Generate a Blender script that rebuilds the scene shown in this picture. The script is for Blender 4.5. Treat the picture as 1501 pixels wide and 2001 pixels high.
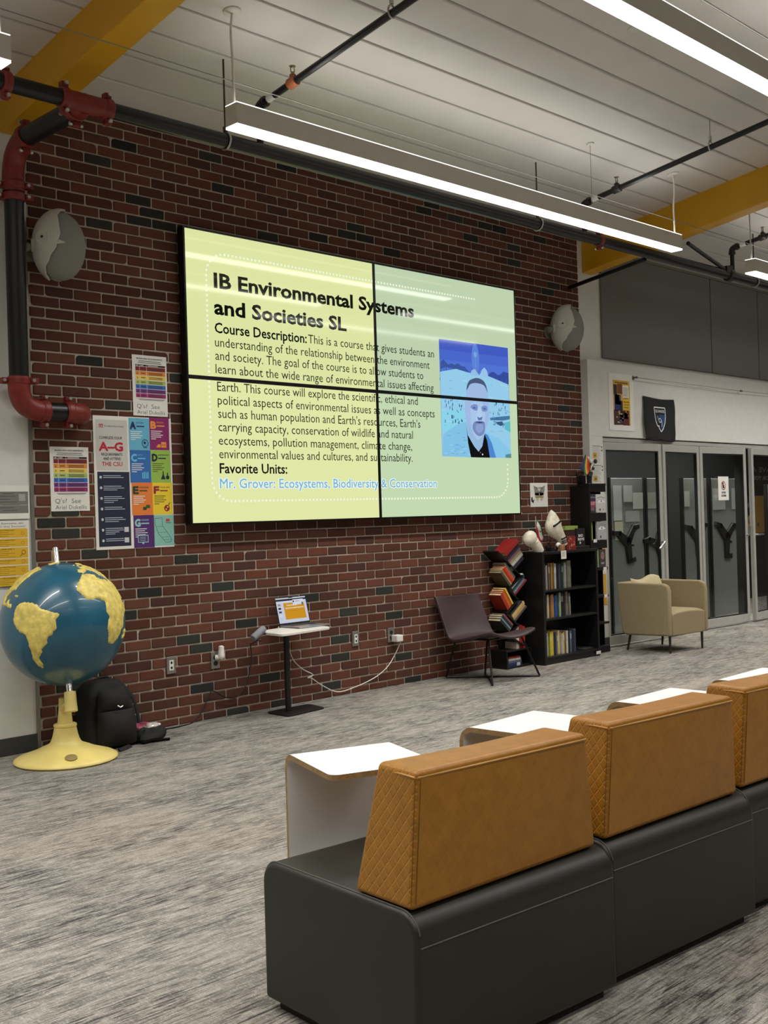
import bpy, bmesh, math, random
from mathutils import Matrix, Vector, Euler, noise
PI=math.pi; random.seed(7)
for o in list(bpy.data.objects): bpy.data.objects.remove(o)
SC=bpy.context.scene; COL=SC.collection

# ---------------- camera ----------------
FPX,YAW,PITCH,ROLL=2173.52,0.77994,0.00331,-0.02956
CAMP=Vector((-6.129,-6.342,1.368))
_f=Vector((math.sin(YAW)*math.cos(PITCH),math.cos(YAW)*math.cos(PITCH),math.sin(PITCH)))
_r=Vector((math.cos(YAW),-math.sin(YAW),0)); _u=_r.cross(_f)
_R=math.cos(ROLL)*_r+math.sin(ROLL)*_u; _U=-math.sin(ROLL)*_r+math.cos(ROLL)*_u
cam=bpy.data.cameras.new('camera'); camo=bpy.data.objects.new('camera',cam); COL.objects.link(camo)
camo.matrix_world=Matrix(((_R.x,_U.x,-_f.x,CAMP.x),(_R.y,_U.y,-_f.y,CAMP.y),(_R.z,_U.z,-_f.z,CAMP.z),(0,0,0,1)))
cam.sensor_fit='HORIZONTAL'; cam.sensor_width=36; cam.lens=FPX/1501*36; cam.clip_start=.05; cam.clip_end=60
SC.camera=camo
# ---------------- exposure, world ----------------
EXPO=0.0
SC.view_settings.view_transform='Standard'; SC.view_settings.look='None'
SC.view_settings.exposure=EXPO; SC.view_settings.gamma=1; SC.view_settings.use_curve_mapping=False
W=bpy.data.worlds.new('world'); SC.world=W; W.use_nodes=True
W.node_tree.nodes['Background'].inputs[0].default_value=(.5,.52,.55,1); W.node_tree.nodes['Background'].inputs[1].default_value=.02
SC.cycles.max_bounces=6; SC.cycles.diffuse_bounces=4; SC.cycles.glossy_bounces=3; SC.cycles.transmission_bounces=4; SC.cycles.transparent_max_bounces=8
SC.cycles.sample_clamp_indirect=4
DOWN_W=64; UP_W=3.9; LAMP_COL=(1.0,.98,.94); DIFF_E=5.0; SPREAD=math.radians(124)

# ---------------- colours, materials ----------------
def lin(c): 
    c=c/255; return c/12.92 if c<=.04045 else ((c+.055)/1.055)**2.4
def rgb(r,g,b): return (lin(r),lin(g),lin(b),1)
def newmat(name):
    m=bpy.data.materials.new(name); m.use_nodes=True; nt=m.node_tree
    return m,nt,nt.nodes['Principled BSDF']
def nd(nt,t,**k):
    n=nt.nodes.new(t)
    for a,b in k.items(): setattr(n,a,b)
    return n
MATS={}
def M(name,c,rough=.5,metal=0,spec=.5,var=.06,vs=12,bump=0,bs=200,coat=0):
    if name in MATS: return MATS[name]
    m,nt,p=newmat(name); L=nt.links
    p.inputs['Roughness'].default_value=rough; p.inputs['Metallic'].default_value=metal
    p.inputs['Specular IOR Level'].default_value=spec
    if coat: p.inputs['Coat Weight'].default_value=coat
    tc=nd(nt,'ShaderNodeTexCoord'); n=nd(nt,'ShaderNodeTexNoise'); n.inputs['Scale'].default_value=vs; n.inputs['Detail'].default_value=4
    L.new(tc.outputs['Object'],n.inputs['Vector'])
    r=nd(nt,'ShaderNodeValToRGB'); C=rgb(*c)
    r.color_ramp.elements[0].position=.3; r.color_ramp.elements[1].position=.7
    r.color_ramp.elements[0].color=tuple(x*(1-var*2) for x in C[:3])+(1,); r.color_ramp.elements[1].color=tuple(min(1,x*(1+var)) for x in C[:3])+(1,)
    L.new(n.outputs['Fac'],r.inputs[0]); L.new(r.outputs[0],p.inputs['Base Color'])
    if bump:
        n2=nd(nt,'ShaderNodeTexNoise'); n2.inputs['Scale'].default_value=bs; n2.inputs['Detail'].default_value=3
        L.new(tc.outputs['Object'],n2.inputs['Vector'])
        b=nd(nt,'ShaderNodeBump'); b.inputs['Strength'].default_value=bump; b.inputs['Distance'].default_value=.002
        L.new(n2.outputs['Fac'],b.inputs['Height']); L.new(b.outputs[0],p.inputs['Normal'])
    MATS[name]=m; return m
def attr_mat(name,rough=.5,emit=0,spec=.5,bump=0,bs=150,var=0.0):
    m,nt,p=newmat(name); L=nt.links
    a=nd(nt,'ShaderNodeAttribute',attribute_name='Col')
    p.inputs['Roughness'].default_value=rough; p.inputs['Specular IOR Level'].default_value=spec
    if emit:
        p.inputs['Base Color'].default_value=(.004,.004,.004,1)
        L.new(a.outputs['Color'],p.inputs['Emission Color']); p.inputs['Emission Strength'].default_value=emit
    else:
        tc=nd(nt,'ShaderNodeTexCoord'); n=nd(nt,'ShaderNodeTexNoise'); n.inputs['Scale'].default_value=60
        L.new(tc.outputs['Object'],n.inputs['Vector'])
        mr=nd(nt,'ShaderNodeMapRange'); mr.inputs[3].default_value=1-var; mr.inputs[4].default_value=1+var
        L.new(n.outputs['Fac'],mr.inputs[0])
        mx=nd(nt,'ShaderNodeVectorMath',operation='SCALE'); L.new(a.outputs['Color'],mx.inputs[0]); L.new(mr.outputs[0],mx.inputs['Scale'])
        L.new(mx.outputs[0],p.inputs['Base Color'])
        if bump:
            n2=nd(nt,'ShaderNodeTexNoise'); n2.inputs['Scale'].default_value=bs; n2.inputs['Detail'].default_value=5
            L.new(tc.outputs['Object'],n2.inputs['Vector'])
            b=nd(nt,'ShaderNodeBump'); b.inputs['Strength'].default_value=bump; b.inputs['Distance'].default_value=.003
            L.new(n2.outputs['Fac'],b.inputs['Height']); L.new(b.outputs[0],p.inputs['Normal'])
    return m
def emat(name,c,s):
    m,nt,p=newmat(name); p.inputs['Base Color'].default_value=(.8,.8,.8,1)
    p.inputs['Emission Color'].default_value=c; p.inputs['Emission Strength'].default_value=s; return m

# ---------------- mesh helpers ----------------
ROOT={}
class MB:
    def __init__(s): s.bm=bmesh.new(); s.cl=None
    def _mi(s,n0,mi):
        if mi:
            s.bm.faces.ensure_lookup_table()
            for i in range(n0,len(s.bm.faces)): s.bm.faces[i].material_index=mi
    def box(s,x0,x1,y0,y1,z0,z1,mi=0):
        v=[s.bm.verts.new(p) for p in ((x0,y0,z0),(x1,y0,z0),(x1,y1,z0),(x0,y1,z0),(x0,y0,z1),(x1,y0,z1),(x1,y1,z1),(x0,y1,z1))]
        for f in ((3,2,1,0),(4,5,6,7),(0,1,5,4),(1,2,6,5),(2,3,7,6),(3,0,4,7)):
            q=s.bm.faces.new([v[i] for i in f]); q.material_index=mi
        return s
    def hexa(s,pts,mi=0):
        v=[s.bm.verts.new(p) for p in pts]
        for f in ((3,2,1,0),(4,5,6,7),(0,1,5,4),(1,2,6,5),(2,3,7,6),(3,0,4,7)):
            q=s.bm.faces.new([v[i] for i in f]); q.material_index=mi
        return s
    def obox(s,c,size,rot=(0,0,0),mi=0):
        R=Euler(rot).to_matrix() if not isinstance(rot,Matrix) else rot
        h=[x/2 for x in size]; c=Vector(c)
        return s.hexa([c+R@Vector((a*h[0],b*h[1],d*h[2])) for d in(-1,1) for a,b in((-1,-1),(1,-1),(1,1),(-1,1))],mi)
    def ring(s,c,ax,r,seg,ref=None):
        ax=Vector(ax).normalized(); ref=ref or (Vector((0,0,1)) if abs(ax.z)<.9 else Vector((1,0,0)))
        a=ax.cross(ref).normalized(); b=ax.cross(a)
        return [s.bm.verts.new(Vector(c)+r*(math.cos(2*PI*i/seg)*a+math.sin(2*PI*i/seg)*b)) for i in range(seg)]
    def bridge(s,A,B,mi=0):
        n=len(A)
        for i in range(n):
            q=s.bm.faces.new((A[i],A[(i+1)%n],B[(i+1)%n],B[i])); q.material_index=mi
    def tube(s,p0,p1,r,seg=14,r2=None,mi=0):
        p0=Vector(p0);p1=Vector(p1);ax=p1-p0
        A=s.ring(p0,ax,r,seg);B=s.ring(p1,ax,r if r2 is None else r2,seg); s.bridge(A,B,mi)
        for q in (s.bm.faces.new(A[::-1]),s.bm.faces.new(B)): q.material_index=mi
        return s
    def path(s,pts,r,seg=8,n=0,mi=0,flat=1.0):
        P=[Vector(p) for p in pts]
        if n:
            Q=[]; E=[P[0]*2-P[1]]+P+[P[-1]*2-P[-2]]
            for i in range(1,len(E)-2):
                for k in range(n):
                    t=k/n; a,b,c,d=E[i-1:i+3]
                    Q.append(.5*((2*b)+(c-a)*t+(2*a-5*b+4*c-d)*t*t+(3*b-a-3*c+d)*t**3))
            P=Q+[P[-1]]
        prev=None; ref=None; first=None
        for i,p in enumerate(P):
            t=(P[min(i+1,len(P)-1)]-P[max(i-1,0)]).normalized()
            if ref is None: ref=t.orthogonal().normalized()
            ref=(ref-t*ref.dot(t)).normalized(); b=t.cross(ref)
            A=[s.bm.verts.new(p+r*(math.cos(2*PI*k/seg)*ref+flat*math.sin(2*PI*k/seg)*b)) for k in range(seg)]
            if prev: s.bridge(prev,A,mi)
            else: first=A
            prev=A
        for q in (s.bm.faces.new(first[::-1]),s.bm.faces.new(prev)): q.material_index=mi
        return s
    def lathe(s,prof,seg=32,c=(0,0,0),ax=(0,0,1),mi=0):
        ax=Vector(ax).normalized(); c=Vector(c); prev=None
        ref=Vector((0,0,1)) if abs(ax.z)<.9 else Vector((1,0,0)); a=ax.cross(ref).normalized(); b=ax.cross(a)
        for r,z in prof:
            r=max(r,1e-4)
            A=[s.bm.verts.new(c+ax*z+r*(math.cos(2*PI*i/seg)*a+math.sin(2*PI*i/seg)*b)) for i in range(seg)]
            if prev: s.bridge(prev,A,mi)
            else: f=s.bm.faces.new(A[::-1]); f.material_index=mi
            prev=A
        f=s.bm.faces.new(prev); f.material_index=mi
        return s
    def prism(s,poly,fn,d0,d1,mi=0,capmi=None):
        A=[s.bm.verts.new(fn(a,b,d0)) for a,b in poly];B=[s.bm.verts.new(fn(a,b,d1)) for a,b in poly]
        s.bridge(A,B,mi)
        for q in (s.bm.faces.new(A[::-1]),s.bm.faces.new(B)): q.material_index=mi if capmi is None else capmi
        return s
    def grid(s,fn,nu,nv,mi=0,closeu=False):
        V=[[s.bm.verts.new(fn(i/nu,j/nv)) for j in range(nv+1)] for i in range(nu+(0 if closeu else 1))]
        for i in range(nu):
            for j in range(nv):
                q=s.bm.faces.new((V[i][j],V[(i+1)%len(V)][j],V[(i+1)%len(V)][j+1],V[i][j+1])); q.material_index=mi
        return s
    def ball(s,c,r,sc=(1,1,1),seg=20,R=None,mi=0):
        R=R or Matrix.Identity(3); c=Vector(c)
        def f(u,v):
            a=2*PI*u; b=PI*(v*.998+.001)-PI/2
            return c+R@Vector((r*sc[0]*math.cos(b)*math.cos(a),r*sc[1]*math.cos(b)*math.sin(a),r*sc[2]*math.sin(b)))
        return s.grid(f,seg,seg//2,mi,closeu=True)
    def build(s,name,mats,parent=None,org=None,bevel=0,bseg=3,smooth=40,w=False,subsurf=0):
        bm=s.bm
        bmesh.ops.recalc_face_normals(bm,faces=bm.faces)
        if parent is not None and w: bmesh.ops.transform(bm,matrix=ROOT[parent.name].inverted(),verts=bm.verts)
        if org is not None: bmesh.ops.translate(bm,vec=-Vector(org),verts=bm.verts)
        me=bpy.data.meshes.new(name); bm.to_mesh(me); bm.free()
        o=bpy.data.objects.new(name,me); COL.objects.link(o)
        for m in (mats if isinstance(mats,(list,tuple)) else [mats]): me.materials.append(m)
        if smooth:
            me.polygons.foreach_set('use_smooth',[True]*len(me.polygons)); me.set_sharp_from_angle(angle=math.radians(smooth))
        if bevel:
            b=o.modifiers.new('bevel','BEVEL'); b.width=bevel; b.segments=bseg; b.limit_method='ANGLE'; b.angle_limit=math.radians(35)
        if subsurf:
            q=o.modifiers.new('sub','SUBSURF'); q.levels=subsurf; q.render_levels=subsurf
        if parent is not None:
            o.parent=parent; ROOT[o.name]=ROOT[parent.name]
        else:
            if org is not None: o.location=org
            ROOT[o.name]=Matrix.Translation(Vector(org) if org is not None else Vector())
        return o
def tag(o,label=None,cat=None,group=None,kind=None):
    if label: o['label']=label
    if cat: o['category']=cat
    if group: o['group']=group
    if kind: o['kind']=kind
    return o
def thing(name,label,cat,loc=(0,0,0),rz=0,group=None,kind=None):
    o=bpy.data.objects.new(name,None); COL.objects.link(o); o.empty_display_size=.1
    o.location=loc; o.rotation_euler=(0,0,rz); ROOT[o.name]=Matrix.Translation(Vector(loc))@Matrix.Rotation(rz,4,'Z')
    return tag(o,label,cat,group,kind)
def dup(root,loc,rz=None,label=None):
    r=root.copy(); COL.objects.link(r); r.location=loc
    if rz is not None: r.rotation_euler=(0,0,rz)
    if label: r['label']=label
    ROOT[r.name]=Matrix.Translation(Vector(loc))@Matrix.Rotation(r.rotation_euler.z,4,'Z')
    for ch in list(root.children):
        c=ch.copy(); COL.objects.link(c); c.parent=r
        for g in list(ch.children):
            d=g.copy(); COL.objects.link(d); d.parent=c
    return r
def struct(o): o['kind']='structure'; return o

# ------------- flat pictures and lettering (prints, displays) -------------
TX={}
def textgeo(s,bold=0.0):
    k=(s,bold)
    if k not in TX:
        cu=bpy.data.curves.new('lettering','FONT'); cu.body=s; cu.size=1; cu.offset=bold; cu.resolution_u=2
        o=bpy.data.objects.new('lettering',cu); me=bpy.data.meshes.new_from_object(o)
        V=[(v.co.x,v.co.y) for v in me.vertices]; F=[tuple(p.vertices) for p in me.polygons]
        bpy.data.meshes.remove(me); bpy.data.objects.remove(o); bpy.data.curves.remove(cu); TX[k]=(V,F)
    return TX[k]
class PIC:
    """flat coloured shapes in a (u,z) plane; layer lifts a shape off the sheet by half a millimetre"""
    def __init__(s,lift=.0005): s.bm=bmesh.new(); s.cl=s.bm.loops.layers.float_color.new('Col'); s.lift=lift
    def _f(s,vs,c):
        try: f=s.bm.faces.new(vs)
        except ValueError: return
        C=rgb(*c)
        for l in f.loops: l[s.cl]=C
    def poly(s,pts,c,layer=0):
        s._f([s.bm.verts.new((u,-layer*s.lift,z)) for u,z in pts],c); return s
    def rect(s,u0,u1,z0,z1,c,layer=0): return s.poly([(u0,z0),(u1,z0),(u1,z1),(u0,z1)],c,layer)
    def disc(s,u,z,r,c,layer=0,n=16,rz=None): return s.poly([(u+r*math.cos(2*PI*i/n),z+(rz or r)*math.sin(2*PI*i/n)) for i in range(n)],c,layer)
    def ringd(s,u,z,r,w,c,layer=0,n=20):
        for i in range(n):
            a,b=2*PI*i/n,2*PI*(i+1)/n
            s.poly([(u+r*math.cos(a),z+r*math.sin(a)),(u+r*math.cos(b),z+r*math.sin(b)),(u+(r-w)*math.cos(b),z+(r-w)*math.sin(b)),(u+(r-w)*math.cos(a),z+(r-w)*math.sin(a))],c,layer)
        return s
    def line(s,pts,w,c,layer=0):
        for (a,b),(d,e) in zip(pts[:-1],pts[1:]):
            l=math.hypot(d-a,e-b) or 1; nx,nz=-(e-b)/l*w/2,(d-a)/l*w/2
            s.poly([(a+nx,b+nz),(d+nx,e+nz),(d-nx,e-nz),(a-nx,b-nz)],c,layer)
        return s
    def text(s,t,u0,z,cap,c,u1=None,bold=0.0,layer=1,mirror=False,rot=0,maxw=None):
        if bold>.035 or (bold>0 and any(q in t for q in 'MWNAV')):
            r_=cap*bold*.9
            for k_,(dx,dz) in enumerate(((r_,0),(-r_,0),(0,r_),(0,-r_),(r_*.7,r_*.7),(-r_*.7,-r_*.7))): s.text(t,u0+dx,z+dz,cap,c,None if u1 is None else u1+dx,0.0,layer+.2+.3*k_,mirror,rot,maxw)
            bold=0.0
        V,F=textgeo(t,bold)
        if not V: return s
        x0=min(v[0] for v in V);x1=max(v[0] for v in V); k=cap/.73; kx=k
        if u1 is not None: kx=(u1-u0)/(x1-x0)
        elif maxw and (x1-x0)*k>maxw: kx=maxw/(x1-x0)
        cr,sr=math.cos(rot),math.sin(rot); vs=[]
        for a,b in V:
            a=(a-x0)*kx; b=b*k
            if mirror: a=(x1-x0)*kx-a
            vs.append(s.bm.verts.new((u0+a*cr-b*sr,-layer*s.lift,z+a*sr+b*cr)))
        for f in F: s._f([vs[i] for i in f],c)
        return s
    def clip(s,u0,u1,z0,z1):
        for co,no in (((u0,0,0),(-1,0,0)),((u1,0,0),(1,0,0)),((0,0,z0),(0,0,-1)),((0,0,z1),(0,0,1))):
            g=s.bm.verts[:]+s.bm.edges[:]+s.bm.faces[:]
            bmesh.ops.bisect_plane(s.bm,geom=g,plane_co=co,plane_no=no,clear_outer=True)
        return s
    def copy(s):
        p=PIC.__new__(PIC); p.bm=s.bm.copy(); p.lift=s.lift; p.cl=p.bm.loops.layers.float_color['Col']; return p
    def build(s,name,m,parent=None,xf=None,org=None):
        if xf is not None: bmesh.ops.transform(s.bm,matrix=xf,verts=s.bm.verts)
        if org is not None: bmesh.ops.translate(s.bm,vec=-Vector(org),verts=s.bm.verts)
        me=bpy.data.meshes.new(name); s.bm.to_mesh(me); s.bm.free()
        o=bpy.data.objects.new(name,me); COL.objects.link(o); me.materials.append(m)
        if parent is not None: o.parent=parent; ROOT[o.name]=ROOT[parent.name]
        else: o.location=org or (0,0,0); ROOT[o.name]=Matrix.Translation(Vector(org or (0,0,0)))
        return o
def smoothpoly(pts,n=4):
    P=[Vector((a,b)) for a,b in pts]; N=len(P); out=[]
    for i in range(N):
        a,b,c,d=P[i-1],P[i],P[(i+1)%N],P[(i+2)%N]
        for k in range(n):
            t=k/n; q=.5*((2*b)+(c-a)*t+(2*a-5*b+4*c-d)*t*t+(3*b-a-3*c+d)*t**3); out.append((q.x,q.y))
    return out
INK=attr_mat('printed_paper',rough=.6,var=.03)
GLOW=attr_mat('display_glow',rough=.05,emit=.96,spec=.8)
# ======================= setting =======================
def ZC(y): return 3.993-.147*y          # underside of the sloped ceiling
WHITE=M('white_wall_paint',(222,221,214),.55,var=.02,bump=.08,bs=300)
CEIL=M('white_ceiling_panel',(206,201,195),.5,var=.025,vs=3,bump=.05,bs=150)
# carpet: grey loop pile with dark broken streaks running along the room
def carpet():
    m,nt,p=newmat('grey_streaked_carpet'); L=nt.links; p.inputs['Roughness'].default_value=.95; p.inputs['Specular IOR Level'].default_value=.1
    tc=nd(nt,'ShaderNodeTexCoord')
    def stretch(sx,sy,sc,det=3,rough=.6,rot=0):
        mp=nd(nt,'ShaderNodeMapping'); mp.inputs['Scale'].default_value=(sx,sy,1); mp.inputs['Rotation'].default_value=(0,0,rot)
        L.new(tc.outputs['Object'],mp.inputs[0]); n=nd(nt,'ShaderNodeTexNoise'); n.inputs['Scale'].default_value=sc; n.inputs['Detail'].default_value=det; n.inputs['Roughness'].default_value=rough
        L.new(mp.outputs[0],n.inputs['Vector']); return n.outputs['Fac']
    def ramp(x,a,b,ca=0,cb=1):
        r=nd(nt,'ShaderNodeMapRange'); r.inputs[1].default_value=a; r.inputs[2].default_value=b; r.inputs[3].default_value=ca; r.inputs[4].default_value=cb
        L.new(x,r.inputs[0]); return r.outputs[0]
    def mul(a,b,op='MULTIPLY'):
        q=nd(nt,'ShaderNodeMath',operation=op); 
        for i,v in enumerate((a,b)):
            if isinstance(v,(int,float)): q.inputs[i].default_value=v
            else: L.new(v,q.inputs[i])
        return q.outputs[0]
    def mix(f,a,b):
        q=nd(nt,'ShaderNodeMix',data_type='RGBA'); L.new(f,q.inputs[0])
        for i,v in ((6,a),(7,b)):
            if isinstance(v,tuple): q.inputs[i].default_value=v
            else: L.new(v,q.inputs[i])
        return q.outputs[2]
    mott=ramp(stretch(7,20,1,5,.75),.38,.62)                  # short mottled strokes
    zone=ramp(stretch(1.3,3.2,1.25,4,.65),.38,.60,.10,1)           # darker drifts
    dash=ramp(stretch(6.5,105,1,5,.75),.50,.58)                  # thin dark dashes along the room
    dash2=ramp(stretch(11,210,1,4,.7),.52,.62)
    cross=ramp(stretch(120,34,1,3,.7),.50,.66)                   # little cross ticks of yarn
    pile=ramp(stretch(1,1,240,3,.7),.3,.7,.66,1.30)
    warm=ramp(stretch(.7,1.2,1.1,2,.5),.5,.7)
    c=mix(mul(mott,ramp(zone,0,1,.45,.95)),rgb(160,155,145),rgb(88,87,84))
    c=mix(mul(warm,.35),c,rgb(164,148,130))
    c=mix(mul(cross,.38),c,rgb(194,189,178))
    c=mix(mul(dash2,mul(ramp(zone,0,1,.25,.8),.75)),c,rgb(74,74,72))
    c=mix(mul(dash,mul(ramp(zone,0,1,.35,1),.92)),c,rgb(44,44,45))
    sc=nd(nt,'ShaderNodeVectorMath',operation='SCALE'); L.new(c,sc.inputs[0]); L.new(pile,sc.inputs['Scale'])
    L.new(sc.outputs[0],p.inputs['Base Color'])
    b=nd(nt,'ShaderNodeBump'); b.inputs['Strength'].default_value=.5; b.inputs['Distance'].default_value=.004; L.new(stretch(1,1,220,2),b.inputs['Height']); L.new(b.outputs[0],p.inputs['Normal'])
    return m
struct(MB().box(-9.2,10.2,-11.2,1.6,-.12,0).build('floor',carpet(),smooth=0))
# ceiling planks with open joints, following the slope
mb=MB(); pitch=.282; y=.32-.004; GY=-.724
k0=GY+4*pitch
edges=[GY+pitch*i for i in range(5,-42,-1)]
g=.017
for a,b in zip(edges[:-1],edges[1:]):
    y1=a-g/2; y0=b+g/2
    mb.hexa([(-9.2,y0,ZC(y0)),(10.2,y0,ZC(y0)),(10.2,y1,ZC(y1)),(-9.2,y1,ZC(y1)),(-9.2,y0,ZC(y0)+.03),(10.2,y0,ZC(y0)+.03),(10.2,y1,ZC(y1)+.03),(-9.2,y1,ZC(y1)+.03)])
ya,yb=edges[-1],edges[0]
mb.hexa([(-9.2,ya,ZC(ya)+.028),(10.2,ya,ZC(ya)+.028),(10.2,yb,ZC(yb)+.028),(-9.2,yb,ZC(yb)+.028),(-9.2,ya,ZC(ya)+.1),(10.2,ya,ZC(ya)+.1),(10.2,yb,ZC(yb)+.1),(-9.2,yb,ZC(yb)+.1)])
struct(mb.build('ceiling',CEIL,bevel=.008,bseg=2,smooth=0))
# brick feature wall: every brick a raised, softly rounded block on a mortar bed
BX0,BX1=-2.868,2.895
def brick_wall():
    mb=MB(); bm=mb.bm; cl=bm.loops.layers.float_color.new('Col')
    MORT=rgb(182,170,153)
    def face(vs,c):
        f=bm.faces.new(vs)
        for l in f.loops: l[cl]=c
    def V(x,y,z): return bm.verts.new((x,y,z))
    x0,x1=BX0,BX1; q=[V(x0,0,0),V(x1,0,0),V(x1,0,4.05),V(x0,0,4.05)]; face(q,MORT)
    q2=[V(x0,.12,0),V(x1,.12,0),V(x1,.12,4.05),V(x0,.12,4.05)]; face(q2[::-1],MORT)
    for i in range(4): face([q[i],q2[i],q2[(i+1)%4],q[(i+1)%4]],MORT)
    DARK={(-20, 1), (-20, 3), (-20, 10), (-19, -3), (-19, 6), (-17, 0), (-17, 3), (-17, 10), (-16, 6), (-15, -5), (-14, 6), (-13, 0), (-12, -1), (-12, 9), (-11, 2), (-11, 7), (-9, -3), (-9, 5), (-9, 9), (-7, -2), (-7, 1), (-6, 13), (-6, 15), (-5, 16), (-4, -1), (-3, -4), (-3, 19), (-2, 18), (-1, -5), (0, -6), (1, -5), (1, 21), (3, 21), (11, -3), (12, 22), (14, -1), (14, 21), (15, -4), (17, 22), (28, -4), (29, -2), (29, -1), (30, -2), (30, 3), (30, 20), (31, -2), (31, 6), (31, 10), (31, 21), (32, 7), (32, 8), (33, 8), (33, 18), (34, -4), (34, 1), (35, 15), (35, 18), (36, -3), (37, 1), (37, 12), (37, 14), (37, 16), (37, 17), (37, 20), (38, 4), (38, 12)}
    rnd=random.Random(3); C,Lb=.0684,.1985; m=.0105
    for n in range(-20,40):
        z0=1.3505+n*C+m/2; z1=z0+C-m
        z0=max(z0,.001); z1=min(z1,4.04)
        if z1-z0<.012: continue
        ph=-1.764 if n%2 else -1.664
        for k in range(-8,26):
            a=ph+k*Lb+m/2; b=a+Lb-m
            a2,b2=max(a,x0+.004),min(b,x1-.002)
            if b2-a2<.02: continue
            a2+=rnd.uniform(-.0015,.0015); b2+=rnd.uniform(-.0015,.0015); za=z0+rnd.uniform(-.001,.001); zb=z1+rnd.uniform(-.001,.001)
            if (n,k) in DARK: 
                t=rnd.uniform(.85,1.25); c=rgb(45*t,46*t,42*t)
            else:
                t=rnd.uniform(.82,1.12); h=rnd.uniform(-1,1)
                c=rgb(94*t+3*h,57*t-1.0*h,44*t-2.5*h)
                if rnd.random()<.06: c=rgb(76,48,41)
            d=.007+rnd.uniform(-.001,.0015); ch=.004
            r=[rnd.uniform(.003,.007) for _ in range(4)]
            if rnd.random()<.22: r[rnd.randrange(4)]=rnd.uniform(.012,.022)
            if zb-za<.04: r=[.003]*4
            def outline(e,y):
                o=[]
                for (cx,cz,sx,sz),rr in zip(((a2,za,1,1),(b2,za,-1,1),(b2,zb,-1,-1),(a2,zb,1,-1)),r):
                    P=[(cx+sx*e,cz+sz*(rr+e)),(cx+sx*(rr*.3+e),cz+sz*(rr*.3+e)),(cx+sx*(rr+e),cz+sz*e)]
                    if sx*sz<0: P=P[::-1]
                    o+=P
                return [V(p[0],y,p[1]) for p in o]
            A=outline(0,0.001); B=outline(.0006,-d+ch*.6); D=outline(ch,-d)
            N=len(A)
            for P,Q in ((A,B),(B,D)):
                for i in range(N): face([P[i],P[(i+1)%N],Q[(i+1)%N],Q[i]],c)
            face(D,c)
    return mb.build('wall_back',attr_mat('brick_and_mortar',.85,spec=.25,bump=.45,bs=90,var=.16),smooth=0)
struct(brick_wall())
struct(MB().box(BX0-.022,BX0,-.012,.1,0,4.0).build('trim_1',M('metal_edge_trim',(150,148,140),.4,.7),smooth=0))
struct(MB().box(-9.2,BX0-.022,0,.12,0,4.4).build('wall_left_of_brick',WHITE,smooth=0))
bpy.data.objects['wall_left_of_brick'].name='wall_back_left'
struct(MB().box(-9.2,BX0-.022,-.012,0,0,.105).build('baseboard_back',M('dark_grey_baseboard',(58,60,56),.6),bevel=.003))
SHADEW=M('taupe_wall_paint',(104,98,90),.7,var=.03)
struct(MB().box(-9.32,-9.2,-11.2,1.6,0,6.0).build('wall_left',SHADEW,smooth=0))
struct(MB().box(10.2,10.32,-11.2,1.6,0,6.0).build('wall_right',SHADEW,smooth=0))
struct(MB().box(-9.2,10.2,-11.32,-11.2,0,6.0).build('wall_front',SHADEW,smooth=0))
# right: upper wall, projecting white soffit band, jamb column
struct(MB().box(BX1,10.2,0,.12,2.83,4.2).build('wall_back_right',WHITE,smooth=0))
struct(MB().box(BX1,10.2,-.085,.22,2.085,2.83).build('trim_2',WHITE,bevel=.004,smooth=0))
struct(MB().box(BX1,3.12,-.085,.12,0,2.085).build('trim_3',WHITE,bevel=.004,smooth=0))
struct(MB().box(BX1,3.12,-.097,-.085,0,.11).build('baseboard_right',MATS['dark_grey_baseboard'],bevel=.003))
struct(MB().box(3.0,10.2,-.02,.10,3.945,3.975).build('trim_4',M('grey_track',(120,118,110),.5),smooth=0))
# grey acoustic panels above the soffit
PANEL=M('grey_fabric_panel',(120,119,114),.9,var=.04,vs=90,bump=.25,bs=400)
for i,(a,b,lab) in enumerate(((3.262,5.415,'wide grey fabric wall panel above the poster and the black banner'),(5.437,6.545,'narrower grey fabric wall panel right of the widest one'),(6.567,7.7,'grey fabric wall panel cut by the right edge of the photo'))):
    o=MB().box(a,b,-.026,-.003,2.88,3.94).build('acoustic_panel',PANEL,org=(a,0,2.88),bevel=.003); tag(o,lab,'wall panel')
# folding glass doors
ALU=M('brushed_aluminium',(196,195,188),.42,.35,var=.03)
def glassmat():
    m,nt,p=newmat('clear_glass'); L=nt.links; nt.nodes.remove(p)
    out=nt.nodes['Material Output']; mx=nd(nt,'ShaderNodeMixShader'); t=nd(nt,'ShaderNodeBsdfTransparent'); t.inputs[0].default_value=(.88,.90,.89,1)
    g=nd(nt,'ShaderNodeBsdfGlossy'); g.inputs['Roughness'].default_value=.01; f=nd(nt,'ShaderNodeFresnel'); f.inputs[0].default_value=1.5
    q=nd(nt,'ShaderNodeMath',operation='MULTIPLY'); ge=nd(nt,'ShaderNodeNewGeometry'); iv=nd(nt,'ShaderNodeMath',operation='SUBTRACT'); iv.inputs[0].default_value=1.0; L.new(ge.outputs['Backfacing'],iv.inputs[1]); L.new(iv.outputs[0],q.inputs[1])
    L.new(f.outputs[0],q.inputs[0]); L.new(q.outputs[0],mx.inputs[0]); L.new(t.outputs[0],mx.inputs[1]); L.new(g.outputs[0],mx.inputs[2]); L.new(mx.outputs[0],out.inputs[0]); return m
GLASS=glassmat(); GASK=M('black_rubber_gasket',(18,18,18),.7)
STEEL=M('polished_steel',(205,205,202),.2,.9)
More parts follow.
